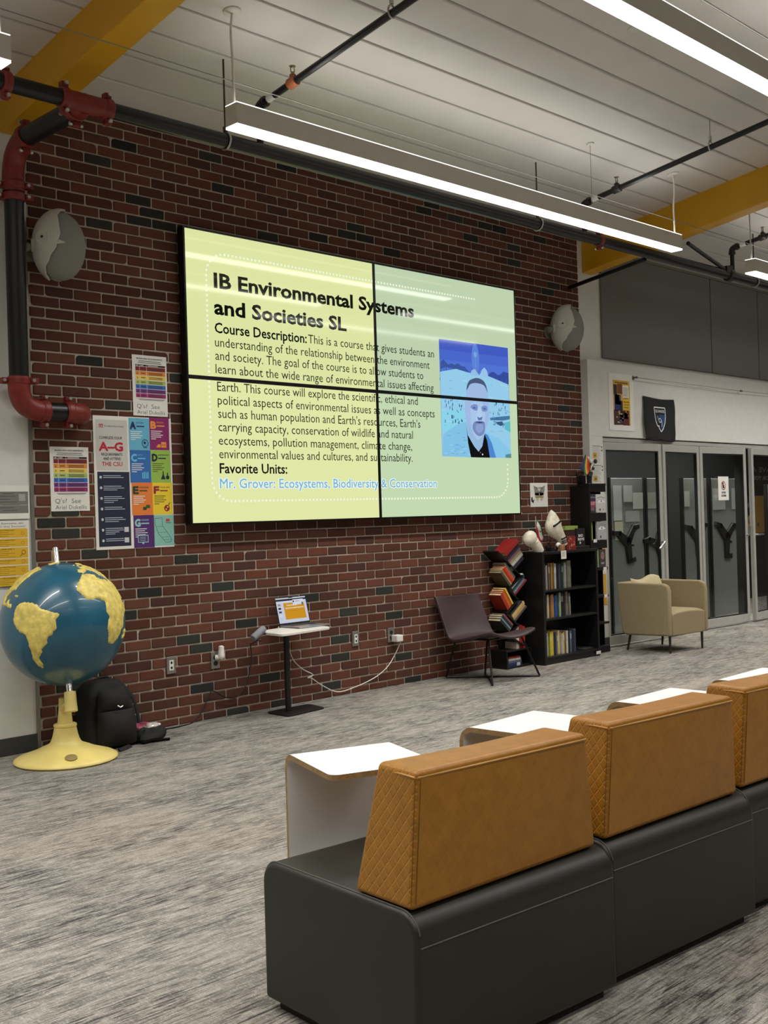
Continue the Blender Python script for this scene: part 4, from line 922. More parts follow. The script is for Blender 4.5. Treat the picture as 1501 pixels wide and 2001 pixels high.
# ======================= brown sled-base lounge chair =======================
LEA=M('dark_brown_leather',(58,42,42),.5,var=.08,vs=14,bump=.15,bs=220); ROD=M('black_rod',(16,16,17),.4,.3)
CH=(.93,-.36,0)
t=thing('lounge_chair','dark brown leather sling chair on thin black legs in front of the zigzag bookshelf','chair',CH,-.03)
prof=[(.315,.675),(.27,.58),(.225,.48),(.185,.39),(.150,.335),(.09,.318),(.0,.330),(-.12,.358),(-.24,.386),(-.31,.398),(-.335,.392)]
def pv(v):
    x=v*(len(prof)-1); i=min(int(x),len(prof)-2); f=x-i
    E=[prof[max(0,i-1)],prof[i],prof[i+1],prof[min(len(prof)-1,i+2)]]
    return tuple(.5*((2*E[1][k])+(E[2][k]-E[0][k])*f+(2*E[0][k]-5*E[1][k]+4*E[2][k]-E[3][k])*f*f+(-E[0][k]+3*E[1][k]-3*E[2][k]+E[3][k])*f**3) for k in(0,1))
def shell(u,v):
    y,z=pv(v); s=2*u-1; w=.245+.03*(1-abs(v-.4))
    sag=(1-s*s)*(.045*max(0,(v-.55)/.45)+.015*max(0,(.35-v)/.35)*0)
    by=(1-s*s)*(.03 if v<.4 else 0)*math.sin(PI*min(1,v/.4))
    return Vector((-.02+s*w,y+by,z-sag))
m=MB(); m.grid(shell,24,40); o=m.build('seat_shell',LEA,t,smooth=80); q=o.modifiers.new('solid','SOLIDIFY'); q.thickness=.022; q.offset=1
q=o.modifiers.new('bevel','BEVEL'); q.width=.006; q.segments=2; q.limit_method='ANGLE'
m=MB(); m.path([shell(.5,i/16*.36)+Vector((0,-.0125,.002)) for i in range(17)],.0035,6); m.build('centre_seam',M('darker_brown_seam',(40,28,29),.6),t)
L=lambda x,y:(x-CH[0],y-CH[1],.008)
fl=[(.723,-.095),(.629,-.688),(1.233,-.672),(1.02,-.26)]; tp=[(-.20,.15,.33),(-.19,-.20,.345),(.19,-.22,.345),(.19,.15,.33)]
for (a,b),c in zip(fl,tp): MB().path([c,(L(a,b)[0]+(c[0]-L(a,b)[0])*.06,L(a,b)[1]+(c[1]-L(a,b)[1])*.06,.03),L(a,b)],.0085,8).build('leg',ROD,t)
MB().path([L(*fl[0]),L(.93,-.34),L(*fl[2])],.0085,8).path([L(*fl[1]),L(.86,-.45),L(*fl[3])],.0085,8).build('floor_runner',ROD,t)
MB().path([tp[0],tp[3]],.0085,8).path([tp[1],tp[2]],.0085,8).path([tp[0],tp[1]],.0085,8).path([tp[3],tp[2]],.0085,8).build('seat_frame',ROD,t)
# ======================= books helper =======================
PAGE=M('cream_book_pages',(214,196,152),.8,var=.08,vs=120)
def bookmat(c): return M('book_cover_%d_%d_%d'%c,c,.45,var=.10,vs=35)
CN={}
def book(label,cat,group,org,Mx,w,h,dp,c,pages_child=False,c2=None):
    """w thickness (x), h height (z), dp depth (y); spine faces -y"""
    bm_=MB(); e=.0022
    bm_.box(0,e,0,dp,0,h).box(w-e,w,0,dp,0,h).box(e,w-e,0,e,0,h)
    if c2: bm_.box(0.0004,w-.0004,-.0006,.0,h*.62,h*.86,1)
    if not pages_child: bm_.box(e,w-e,e,dp-.004,.003,h-.004,2)
    bmesh.ops.transform(bm_.bm,matrix=Mx,verts=bm_.bm.verts)
    o=bm_.build('book',[bookmat(c),bookmat(c2 or c),PAGE],org=org,smooth=0); tag(o,label,cat,group)
    if pages_child:
        k=MB(); k.box(e,w-e,e,dp-.004,.003,h-.004); bmesh.ops.transform(k.bm,matrix=Mx,verts=k.bm.verts); bmesh.ops.translate(k.bm,vec=-Vector(org),verts=k.bm.verts)
        q=k.build('pages',PAGE,None,smooth=0); q.parent=o
    return o
ORD=['first','second','third','fourth','fifth','sixth','seventh','eighth','ninth','tenth','eleventh','twelfth','thirteenth','fourteenth','fifteenth','sixteenth','seventeenth','eighteenth','nineteenth','twentieth','twenty-first','twenty-second']
# ======================= zigzag tree shelf =======================
BLW=M('black_shelf_wood',(17,17,18),.42,var=.08)
SY0,SY1=-.19,-.02
t=thing('tree_bookshelf','narrow black zigzag bookshelf with slanted tiers, standing between the chair and the low bookcase','bookshelf',(1.57,-.1,0))
def plate(a,b,th=.014,name='slanted_tier',y0=SY0,y1=SY1):
    a=Vector((a[0],0,a[1]));b=Vector((b[0],0,b[1])); dd=(b-a).normalized(); n=Vector((-dd.z,0,dd.x))*th
    m=MB(); m.hexa([a+Vector((0,y0,0)),b+Vector((0,y0,0)),b+Vector((0,y1,0)),a+Vector((0,y1,0)),a+n+Vector((0,y0,0)),b+n+Vector((0,y0,0)),b+n+Vector((0,y1,0)),a+n+Vector((0,y1,0))]); return m.build(name,BLW,t,w=True,smooth=0)
# tiers: (corner, left end) carries a left pile; (corner, right end) carries a right pile
TIERS=[]
E_=lambda x,z:Vector((x,0,z))
plate((1.655,.795),(1.33,1.035)); plate((1.475,.690),(1.665,.800)); plate((1.60,.595),(1.475,.690)); plate((1.43,.480),(1.605,.592)); plate((1.585,.375),(1.43,.483)); plate((1.46,.285),(1.60,.372)); plate((1.66,.19),(1.46,.290))
MB().box(1.50,1.60,-.035,-.02,.16,1.0).build('back_rail',BLW,t,w=True,smooth=0)
cr=MB(); x0,x1=1.392,1.742; cr.box(x0,x1,-.2,-.015,.004,.016).box(x0,x1,-.2,-.015,.148,.160).box(x0,x0+.012,-.2,-.015,.016,.148).box(x1-.012,x1,-.2,-.015,.016,.148).box(x0+.012,x1-.012,-.025,-.015,.016,.148)
cr.box(x0+.02,x1-.02,-.18,-.03,0,.004)
cr.build('base_box',BLW,t,w=True,bevel=.0015)
def slantbooks(side,p,d,n,cols,hs,names,where,thick):
    """p: lower corner of the pile (x,z); d: unit direction of the spines; n: stacking direction"""
    d=Vector((d[0],0,d[1])).normalized(); nn_=Vector((n[0],0,n[1])); nn_=(nn_-d*nn_.dot(d)).normalized(); off=0
    for i,(c,h,nm) in enumerate(zip(cols,hs,names)):
        w=thick[i]; o=Vector((p[0],SY0+.004+.006*random.random(),p[1]))+nn_*off
        Mx=Matrix(((nn_.x,0,d.x,o.x),(0,1,0,o.y),(nn_.z,0,d.z,o.z),(0,0,0,1)))
        book('%s leaning in the %s'%(nm,where),'book','books in the zigzag bookshelf',tuple(o),Mx,w-.001,h,.142,c,True)
        off+=w
dl=(-.80,.62); ul=(.64,.77)     # left piles: spines run up to the left
dr=(.72,.70); ur=(.72,-.70)
def dir2(a,b): v=(b[0]-a[0],b[1]-a[1]); l=math.hypot(*v); return (v[0]/l,v[1]/l)
slantbooks('R',(1.425,1.012),dir2((1.449,1.01),(1.626,1.124)),dir2((1.449,1.01),(1.585,.868)),[(150,36,34),(34,28,30),(66,40,62),(120,88,96),(150,142,104),(188,182,172),(52,50,62)],[.215,.205,.20,.20,.195,.20,.19],
 ['thick red patterned hardback','dark book with white pages','deep purple book','dusty mauve book','olive and tan book','pale grey book','charcoal book with grey lettering'],'uppermost right tier of the zigzag bookshelf',[.038,.022,.024,.02,.03,.03,.034])
slantbooks('L',(1.487,.716),dir2((1.485,.722),(1.351,.859)),dir2((1.485,.722),(1.582,.797)),[(92,84,60),(150,140,108),(180,52,36),(196,70,40),(206,84,44),(96,102,104),(60,66,66)],[.175,.178,.18,.176,.174,.19,.186],
 ['olive spined paperback','tan spined paperback','crimson spined paperback','orange-red paperback','bright orange paperback','slate grey book','dark grey-green book'],'uppermost left tier of the zigzag bookshelf',[.017,.015,.021,.019,.016,.016,.014])
slantbooks('R',(1.505,.705),dir2((1.513,.698),(1.681,.818)),dir2((1.513,.698),(1.581,.63)),[(210,206,196),(44,60,66),(120,132,146),(142,44,58)],[.20,.205,.19,.21],['white spined book','dark teal book','blue-grey patterned book','wine red book'],'second right tier of the zigzag bookshelf',[.016,.026,.028,.022])
slantbooks('L',(1.447,.512),dir2((1.445,.515),(1.348,.651)),dir2((1.445,.515),(1.542,.557)),[(168,54,34),(206,98,40),(196,92,44),(222,190,70)],[.165,.168,.17,.175],['brick red thick paperback','bright orange thin paperback','rust orange paperback','yellow and green paperback'],'second left tier of the zigzag bookshelf',[.032,.02,.024,.02])
slantbooks('R',(1.492,.474),dir2((1.501,.466),(1.68,.587)),dir2((1.501,.466),(1.568,.412)),[(60,58,56),(206,176,116),(190,150,92),(80,80,86)],[.19,.205,.195,.21],['charcoal thin book','sand coloured thick book','tan book','silver-topped grey book'],'third right tier of the zigzag bookshelf',[.014,.03,.022,.022])
slantbooks('L',(1.461,.318),dir2((1.459,.322),(1.338,.426)),dir2((1.459,.322),(1.553,.353)),[(46,52,50),(120,146,156),(44,48,54),(150,84,92)],[.165,.17,.172,.16],['black-green paperback','pale blue paperback','black hardback','dusty pink paperback'],'third left tier of the zigzag bookshelf',[.026,.02,.022,.018])
for i,(x,w,h,c,nm) in enumerate(((1.57,.036,.20,(216,206,190),'cream spined book standing at the foot of the zigzag bookshelf'),(1.607,.05,.205,(150,36,32),'broad dark red book standing at the foot of the zigzag bookshelf'),(1.658,.034,.19,(186,44,42),'bright red book standing at the foot of the zigzag bookshelf'))):
    book(nm,'book','books in the zigzag bookshelf',(x,-.17,.1605),Matrix.Translation((x,-.17,.1605)),w-.001,h,.13,c)
for i,(z,w,c,nm) in enumerate(((.0165,.028,(38,48,92),'navy book lying lowest in the base box of the zigzag bookshelf'),(.0447,.02,(96,98,104),'grey book lying second in the base box of the zigzag bookshelf'),(.065,.018,(176,182,182),'silver book lying third in the base box of the zigzag bookshelf'),(.0835,.014,(140,40,38),'red book lying on top in the base box of the zigzag bookshelf'))):
    Mx=Matrix(((0,0,1,1.43+.01*i),(0,1,0,-.185+.006*i),(-1,0,0,z+w),(0,0,0,1))); book(nm,'book','books in the zigzag bookshelf',(1.43,-.185,z),Mx,w-.0005,.19-.01*i,.13,c,False,(200,200,200) if i in(0,2) else None)
# ======================= low black bookcase =======================
bx0,bx1,by0,by1,bh=1.766,2.612,-.330,-.025,1.003
t=thing('low_bookcase','low black three-shelf bookcase filled with upright books, ornaments on top','bookcase',(2.19,-.18,0))
m=MB(); m.box(bx0,bx0+.03,by0,by1,0,bh-.022).box(bx1-.03,bx1,by0,by1,0,bh-.022).box(bx0-.004,bx1+.004,by0-.005,by1,bh-.022,bh); m.box(bx0+.03,bx1-.03,by1-.008,by1,.0,bh-.022); m.box(bx0+.03,bx1-.03,by0+.01,by1-.008,0,.052)
m.build('carcass',BLW,t,w=True,bevel=.0015)
for z in (.052,.392,.645): MB().box(bx0+.03,bx1-.03,by0+.004,by1-.008,z,z+.018).build('shelf',BLW,t,w=True,bevel=.001)
o=tag(MB().box(2.54,2.61,by0-.008,by0-.0055,.018,.046).build('shelf_tag',M('white_label_card',(226,224,218),.6),org=(2.54,by0-.008,.018)),'small white label at the lower right front edge of the low bookcase','label')
t=sheet('price_card','white card hanging over the top front edge of the low bookcase','card',2.035,.93,.078,.075,c=(226,222,212),y=by0-.0085); p=PIC(.0002)
for r in range(4): p.rect(.012,.062-.01*(r%2),.060-.012*r,.063-.012*r,(120,118,112),1)
p.build('print',INK,t,xf=PX_)
SHELVES=[('top',.664,1.80,[('white edged grey',(150,148,144),.012,.235),('dark brown',(58,44,40),.03,.24),('brown-grey',(88,72,62),.022,.24),('pale',(170,166,158),.014,.225),('charcoal',(44,42,42),.02,.24),('mauve',(118,92,92),.02,.24),('black',(24,24,26),.02,.235),('gold',(150,112,48),.026,.24),('dark gold',(110,82,40),.022,.245),('white and blue',(176,178,190),.032,.235),('coal black',(18,20,24),.03,.235),('smoke grey',(66,66,68),.018,.23),('navy',(36,44,70),.036,.23),('bottle green',(30,52,40),.022,.235),('silver grey',(140,138,132),.034,.235),('umber',(64,46,38),.02,.235),('olive grey',(110,108,92),.055,.25),('black slim',(26,26,26),.014,.2)]),
('middle',.410,1.835,[('black tall',(24,22,22),.04,.205),('cream',(196,186,158),.022,.215),('brown',(110,80,52),.022,.205),('gold brown',(150,108,54),.024,.21),('orange brown',(176,112,52),.024,.215),('white',(190,186,176),.012,.19),('bright blue',(40,72,140),.034,.20),('forest green',(38,62,42),.028,.215),('pale green',(150,164,138),.022,.225),('jet black',(16,16,18),.05,.215),('white labelled black',(34,34,36),.018,.205),('dark grey',(60,58,58),.022,.20),('stone grey',(128,120,114),.034,.225),('warm grey',(104,94,88),.018,.21),('white slim',(186,182,176),.016,.17)]),
('bottom',.070,1.80,[('purple',(84,56,92),.022,.205),('plum',(58,36,58),.02,.205),('grey',(120,116,110),.018,.20),('pale green white',(170,176,150),.024,.21),('leaf green',(104,128,60),.018,.215),('yellow',(206,178,56),.022,.215),('broad yellow',(214,188,64),.032,.22),('dark navy',(34,42,74),.026,.21),('ash grey',(134,132,128),.022,.205),('khaki',(140,130,84),.018,.20),('cream and yellow',(214,204,150),.028,.22),('tan',(168,150,108),.016,.205),('light grey',(180,176,168),.024,.19),('mustard',(190,152,48),.018,.20),('maroon',(92,34,34),.022,.20),('white',(204,200,190),.018,.21),('black',(20,20,22),.034,.2),('steel blue',(84,98,112),.022,.205),('coal',(28,30,36),.026,.21),('midnight blue',(34,46,76),.03,.20),('blue grey',(98,112,128),.022,.215)])]
for sn,z,x,L_ in SHELVES:
    for i,(nm,c,w,h) in enumerate(L_):
        y=-.285+random.uniform(-.008,.012); hh=h*.97
        lab='%s book on the %s shelf of the low bookcase, %s from the left'%(nm,sn,ORD[i])
        c2=None
        if i%4==1: c2=tuple(min(255,int(v*.5+110)) for v in c)
        book(lab,'book','books on the %s shelf of the low bookcase'%sn,(x,y,z),Matrix.Translation((x,y,z)),w-.0008,hh,.18,c,False,c2); x+=w+.001
o=tag(MB().box(2.40,2.56,-.29,-.12,.0705,.082).build('book',bookmat((52,50,50)),org=(2.40,-.29,.07),bevel=.002),'dark book lying flat at the right end of the bottom shelf of the low bookcase','book')
# ornaments on top of the low bookcase
PLA=M('white_papier_mache',(226,218,198),.7,var=.10,vs=30,bump=.4,bs=60)
TZB=bh+.0005
def loft(secs,seg=20,nsub=5):
    """secs: (centre, rx, ry) stacked; smooth tube with elliptical sections in the horizontal frame of the spine"""
    P=[(Vector(c),a,b) for c,a,b in secs]; Q=[]
    for i in range(len(P)-1):
        p0=P[max(0,i-1)];p1=P[i];p2=P[i+1];p3=P[min(len(P)-1,i+2)]
        for k in range(nsub):
            f=k/nsub; cr=lambda a,b,c,d:.5*((2*b)+(c-a)*f+(2*a-5*b+4*c-d)*f*f+(3*b-a-3*c+d)*f**3)
            Q.append((cr(p0[0],p1[0],p2[0],p3[0]),max(.001,cr(p0[1],p1[1],p2[1],p3[1])),max(.001,cr(p0[2],p1[2],p2[2],p3[2]))))
    Q.append(P[-1]); m=MB(); prev=None; first=None
    for i,(c,a,b) in enumerate(Q):
        tg=(Q[min(i+1,len(Q)-1)][0]-Q[max(0,i-1)][0]).normalized(); ex=(Vector((1,0,0))-tg*tg.x).normalized(); ey=tg.cross(ex)
        R_=[m.bm.verts.new(c+a*math.cos(2*PI*k/seg)*ex+b*math.sin(2*PI*k/seg)*ey) for k in range(seg)]
        if prev: m.bridge(prev,R_)
        else: first=R_
        prev=R_
    m.bm.faces.new(first[::-1]); m.bm.faces.new(prev); return m
yb=-.24
t=thing('plaster_ornament','short white plaster-like ornament with a wrinkled round head, leaning left on the low bookcase','ornament',(1.90,yb,TZB))
loft([((-.055,0,0),.053,.04),((-.075,0,.03),.054,.042),((-.112,0,.068),.054,.042),((-.142,0,.090),.050,.04),((-.160,0,.104),.064,.052),((-.188,0,.128),.074,.058),((-.214,0,.150),.056,.05),((-.228,0,.161),.012,.012)]).build('body',PLA,t,smooth=70)
MB().path([Vector((-.146,0,.092))+Vector((.054*math.cos(a)*.85,.046*math.sin(a),.054*math.cos(a)*.6)) for a in [2*PI*i/20 for i in range(21)]],.006,6).build('wrist_cord',PLA,t)
t=thing('pointed_helmet_ornament','tall white pointed ornament with black slits, tilted above the other items on the low bookcase','ornament',(2.19,yb,TZB))
loft([((.012,0,.05),.052,.04),((-.012,0,.10),.054,.042),((-.055,0,.15),.064,.048),((-.108,0,.200),.092,.058),((-.128,0,.236),.099,.060),((-.136,0,.288),.068,.050),((-.144,0,.334),.038,.034),((-.150,0,.362),.014,.014),((-.151,0,.372),.004,.004)]).build('body',PLA,t,smooth=70)
DKG=M('matt_black_slot',(16,16,16),.8)
s=MB(); s.obox((-.140,-.054,.246),(.115,.016,.014),(0,-.40,0)); s.build('slit',DKG,t)
for z in (.112,.090,.072): MB().obox((-.024+.012*(z<.1),-.040,z),(.080,.014,.012 if z>.1 else .005),(0,-.25,0)).build('slit',DKG,t)
MB().lathe([(.03,0),(.034,.03),(.03,.062)],14,c=(.015,0,0)).build('stand',M('dark_brown_wood',(58,38,28),.6),t)
def flagstick(name,lab,org,h,stripes,w,hh,lean,gold=False):
    t=thing(name,lab,'flag',org); lx=lean
    MB().tube((0,0,0),(lx,0,h),.0028,8).build('stick',M('pale_stick',(216,208,190),.6),t)
    p=bmesh.new(); cl=p.loops.layers.float_color.new('Col'); n=len(stripes)
    o0=Vector((lx*.98,0,h*.97)); 
    nu=14
    for k,c in enumerate(stripes):
        for i in range(nu):
            q=[]
            for u,v in ((i,k),(i+1,k),(i+1,k+1),(i,k+1)):
                uu=u/nu;vv=v/n
                P_=o0+Vector((uu*w*.75+vv*hh*.10,-.012*math.sin(uu*5+vv*2)-.002,-uu*w*.65-vv*hh)) if not gold else o0+Vector((-uu*w*.55+vv*hh*.75,-.012*math.sin(uu*5)-.002,-uu*w*.8-vv*hh*.35))
                q.append(p.verts.new(P_))
            f=p.faces.new(q)
            for l in f.loops: l[cl]=rgb(*c)
    me=bpy.data.meshes.new('cloth'); p.to_mesh(me); p.free(); me.polygons.foreach_set('use_smooth',[True]*len(me.polygons)); me.materials.append(INK); o=bpy.data.objects.new('cloth',me); COL.objects.link(o); o.parent=t
    s=o.modifiers.new('solid','SOLIDIFY'); s.thickness=.0012
    return t
t=thing('small_flag','small green, white and red hand flag between the two white ornaments','flag',(1.925,-.165,TZB))
MB().tube((-.01,0,0),(-.022,0,.318),.0028,8).build('stick',M('pale_stick',(216,208,190),.6),t)
def cloth(name,par,quadfn,cols,nu=12,nv=6,m=None):
    p=bmesh.new(); cl=p.loops.layers.float_color.new('Col')
    for i in range(nu):
        for j in range(nv*len(cols)):
            vs=[p.verts.new(quadfn(u/nu,v/(nv*len(cols)))) for u,v in ((i,j),(i+1,j),(i+1,j+1),(i,j+1))]; f=p.faces.new(vs)
            for l in f.loops: l[cl]=rgb(*cols[j//nv])
    bmesh.ops.remove_doubles(p,verts=p.verts,dist=1e-5)
    me=bpy.data.meshes.new(name); p.to_mesh(me); p.free(); me.polygons.foreach_set('use_smooth',[True]*len(me.polygons)); me.materials.append(m or INK); o=bpy.data.objects.new(name,me); COL.objects.link(o); o.parent=par; ROOT[o.name]=ROOT[par.name]
    s=o.modifiers.new('solid','SOLIDIFY'); s.thickness=.0012; return o
# hangs diagonally: hoist along the stick, fly drooping to the right
VV_=lambda v: .45*v if v<1/3 else .15+.85*(v-1/3)*1.5
cloth('cloth',t,lambda u,v:(lambda v:Vector(((-.012-.035*v)*(1-u)+(.105-.095*v)*u,-.008-.010*math.sin(5*u+2*v),(.292-.105*v)*(1-u)+(.125-.055*v)*u)))(VV_(v)),[(30,84,52),(222,218,206),(168,36,40)])
p=PIC(.0004); p.disc(.0,.0,.010,(110,84,50),0,10); p.build('emblem',INK,t,xf=Matrix.Translation((.015,-.022,.18)))
MB().lathe([(.02,0),(.022,.008),(.006,.014)],14,c=(-.01,0,0)).build('foot',BLKM,t)
t=thing('dried_leaf_spray','small spray of green and yellow leaves behind the white ornaments on the low bookcase','plant',(2.10,-.15,TZB))
for i in range(9):
    a=-.5+i*.13; ln=.10+.012*(i%4); MB().path([(0,0,.02),(math.sin(a)*ln*.5,-.01*(i%3),.02+math.cos(a)*ln*.6),(math.sin(a)*ln,-.02*(i%3),.02+math.cos(a)*ln)],.006,6,3,flat=.3).build('leaf',M('leaf_green' if i%3 else 'leaf_ochre',(58,66,34) if i%3 else (160,118,40),.6),t)
MB().lathe([(.025,0),(.032,.04),(.03,.045)],14).build('pot',M('dark_pot',(40,38,36),.5),t)
o=tag(MB().ball((2.09,yb-.03,TZB+.052),.024,(1.25,.8,1)).lathe([(.012,0),(.009,.03)],10,c=(2.10,yb-.03,TZB)).build('white_figurine',M('white_glaze',(232,230,224),.25),org=(2.09,yb-.03,TZB)),'tiny white figurine at the foot of the pointed white ornament','figurine')
o=tag(MB().lathe([(.03,0),(.03,.05),(.026,.055)],14,c=(2.10,yb-.06,TZB)).build('patterned_jar',M('tan_patterned_jar',(150,98,54),.5,var=.35,vs=80),org=(2.10,yb-.06,TZB)),'small tan patterned jar above the white card on the low bookcase','jar')
o=tag(MB().box(1.985,2.035,yb-.03,yb+.02,TZB,TZB+.035).build('black_box',BLKM,org=(1.985,yb,TZB),bevel=.003),'small black box right of the short white ornament','box')
BX=[(2.362,2.585,-.27,-.07,.0,.028,(38,34,34),'dark flat book under the boxes at the right end of the low bookcase top'),(2.215,2.352,-.275,-.15,.0,.125,(132,38,36),'red flowered box on the low bookcase, below the green box'),(2.378,2.562,-.145,-.06,.0285,.178,(70,42,34),'brown box under the green box on the low bookcase'),(2.372,2.568,-.15,-.055,.1785,.217,(150,178,92),'green box on top of the brown box, against the tall narrow bookcase')]
for i,(a,b,c,d_,e,f,cc,lab) in enumerate(BX):
    o=MB().box(a,b,c,d_,TZB+e,TZB+f).build('gift_box' if i else 'book',bookmat(cc),org=(a,c,TZB+e),bevel=.002); tag(o,lab,'box' if i else 'book')
    if i==1:
        p=PIC(.0004); r_=random.Random(2)
        for k in range(22): p.disc(r_.uniform(.012,.125),r_.uniform(.012,.112),r_.uniform(.004,.009),r_.choice(((196,70,60),(222,190,170),(90,20,24),(206,120,90))),1+k%3,9)
        q=p.build('flower_print',INK,None,org=(0,0,0)); q.parent=o; q.location=(0,-.0006,0)
t=thing('displayed_book','black book with white lettering propped against the tall narrow bookcase','book',(2.385,-.262,TZB+.0285)); 
MB().box(0,.135,0,.018,0,.165).build('cover',bookmat((28,28,30)),t,bevel=.001)
p=PIC(.0003); p.text('BAD',.03,.085,.026,(226,226,226),.10,.03,1).text('BOYS',.02,.052,.024,(226,226,226),.118,.03,1).rect(.045,.052,.02,.045,(210,210,210),1).disc(.06,.03,.008,(210,210,210),1); p.build('print',INK,t,xf=PX_)
# ======================= tall narrow bookcase =======================
tx0,tx1,ty0,ty1,thh=2.650,2.925,-.233,-.105,1.615
ty1=-.10
t=thing('tall_bookcase','tall narrow black bookcase with face-out books, at the right end of the brick wall','bookcase',(2.79,-.17,0))
m=MB(); m.box(tx0,tx0+.02,ty0,-.012,0,thh-.02).box(tx1-.004,tx1,ty0+.06,ty1,0,thh-.08).box(tx0-.004,tx1,ty0-.003,ty1,thh-.02,thh).box(tx0+.02,tx1-.004,ty1-.008,ty1,0,thh-.02)
m.build('carcass',BLW,t,w=True,bevel=.0015)
for z0,z1 in ((1.535,1.595),(1.255,1.335),(.995,1.075),(.785,.815),(.525,.550),(.27,.29),(0,.06)): MB().box(tx0+.02,tx1-.004,ty0,ty1-.008,z0,z1).build('shelf',BLW,t,w=True,bevel=.001)
for z in (1.09,.795,.535):
    o=MB().box(2.69 if z>1 else 2.84,2.745 if z>1 else 2.895,ty0-.006,ty0-.004,z-.035 if z>1 else z-.012,z-.005 if z>1 else z+.018).build('shelf_tag',MATS['white_label_card'],org=(2.7,ty0-.006,z)); tag(o,{1.09:'white label on the shelf edge under the lower eye book',.795:'white label on the shelf edge under the portrait book',.535:'white label on the lowest labelled shelf edge of the tall narrow bookcase'}[z],'label')
def facebook(lab,x,w,z,h,c,draw,y=ty0+.004):
    t=thing('face_out_book',lab,'book',(x,y,z)); MB().box(0,w,0,.018,0,h).build('cover',bookmat(c),t,bevel=.001)
    p=PIC(.0003); draw(p,w,h); p.build('print',INK,t,xf=PX_); return t
def eye(dark):
    def f(p,w,h):
        b=(196,196,192) if not dark else (170,172,176)
        p.rect(0,w,0,h,b,1); p.rect(0,w,h*.52,h,(206,206,204) if not dark else (150,152,158),1.2)
        p.poly(smoothpoly([(w*.10,h*.60),(w*.35,h*.72),(w*.7,h*.72),(w*.95,h*.60),(w*.7,h*.55),(w*.35,h*.54)],3),(230,230,228),2)
        p.disc(w*.52,h*.63,h*.055,(70,74,76),3,14); p.disc(w*.52,h*.63,h*.028,(14,14,14),4,12); p.disc(w*.55,h*.65,h*.012,(240,240,240),5,8)
        p.line([(w*.08,h*.60),(w*.35,h*.735),(w*.7,h*.735),(w*.97,h*.61)],h*.018,(70,70,70),3); p.line([(w*.1,h*.78),(w*.5,h*.86),(w*.95,h*.78)],h*.04,(128,128,126),2)
        p.rect(w*.3,w*.44,h*.10,h*.22,(60,60,60),3)
        if not dark: p.disc(w*.72,h*.16,h*.045,(180,120,50),3,12)
    return f
facebook('pale book cover with a grey eye, on the highest shelf of the tall bookcase',2.765,.158,1.337,.175,(206,206,202),eye(False))
def purp(p,w,h):
    p.rect(0,w,0,h,(58,44,58),1); p.rect(0,w,h*.3,h*.62,(140,60,84),2); p.rect(0,w,h*.78,h*.86,(110,104,124),2); p.text('DUST',.006,h*.42,.03,(226,170,184),w-.006,.03,3); p.rect(.01,w-.02,.02,.05,(120,96,96),2)
facebook('dark purple and pink book left of the pale eye cover',2.672,.088,1.337,.178,(58,44,58),purp,ty0+.01)
facebook('grey book cover with a bright eye, on the second shelf of the tall bookcase',2.765,.152,1.077,.175,(180,182,186),eye(True))
o=book('lime green spined book left of the bright eye cover','book',None,(2.685,ty0+.02,1.076),Matrix.Translation((2.685,ty0+.02,1.076)),.03,.17,.10,(150,168,70))
facebook('black book cover with a face, on the third shelf of the tall bookcase',2.79,.105,.817,.168,(52,50,54),lambda p,w,h:(p.rect(0,w,0,h,(58,56,60),1),p.disc(w*.5,h*.64,.03,(150,110,94),2,16,.038),p.rect(w*.25,w*.75,h*.16,h*.26,(150,150,160),2),p.rect(w*.32,w*.68,h*.66,h*.69,(30,26,26),3)))
o=book('pale green book left of the portrait book','book',None,(2.735,ty0+.008,.816),Matrix.Translation((2.735,ty0+.008,.816)),.05,.175,.10,(140,166,104))
o=book('dark red thin book on the fourth shelf of the tall bookcase','book',None,(2.735,ty0+.02,.551),Matrix.Translation((2.735,ty0+.02,.551)),.045,.19,.09,(92,56,46),False,(150,130,110))
# basket with flag and plant on top
t=thing('wire_basket','small black wire basket on top of the tall narrow bookcase','basket',(2.735,-.122,thh))
m=MB()
for k in range(18):
    a=2*PI*k/18; b=a+.7
    m.path([(.070*math.cos(a),.070*math.sin(a),.003),(.082*math.cos(b),.082*math.sin(b),.110)],.0022,5).path([(.070*math.cos(b),.070*math.sin(b),.003),(.082*math.cos(a),.082*math.sin(a),.110)],.0022,5)
for r,z in ((.07,.003),(.082,.110)): m.path([(r*math.cos(2*PI*i/24),r*math.sin(2*PI*i/24),z) for i in range(25)],.003,6)
m.build('wire_weave',ROD,t)
MB().lathe([(.064,.002),(.072,.075),(.07,.076)],18).build('liner',BLKM,t)
t=thing('rainbow_flag','small rainbow striped flag on a white stick in the wire basket','flag',(2.64,-.205,thh+.004))
MB().tube((.006,0,0),(.012,.004,.285),.0035,8).build('stick',M('pale_stick',(216,208,190),.6),t)
RB=[(196,44,30),(222,110,36),(216,196,80),(78,124,50),(44,60,104),(60,52,96)]
cloth('cloth',t,lambda u,v:Vector(((.020-.018*v)*(1-u)+u*(.082-.205*v),-.008-.012*math.sin(5*u+5*v)*u,(.262+.016*v)*(1-u)+u*(.130-.055*math.sin(PI*min(1,v*1.15))+.01*v))),RB,12,2)
t=thing('artificial_flower','artificial flower stems with dark leaves in the wire basket','plant',(2.76,-.13,thh+.078))
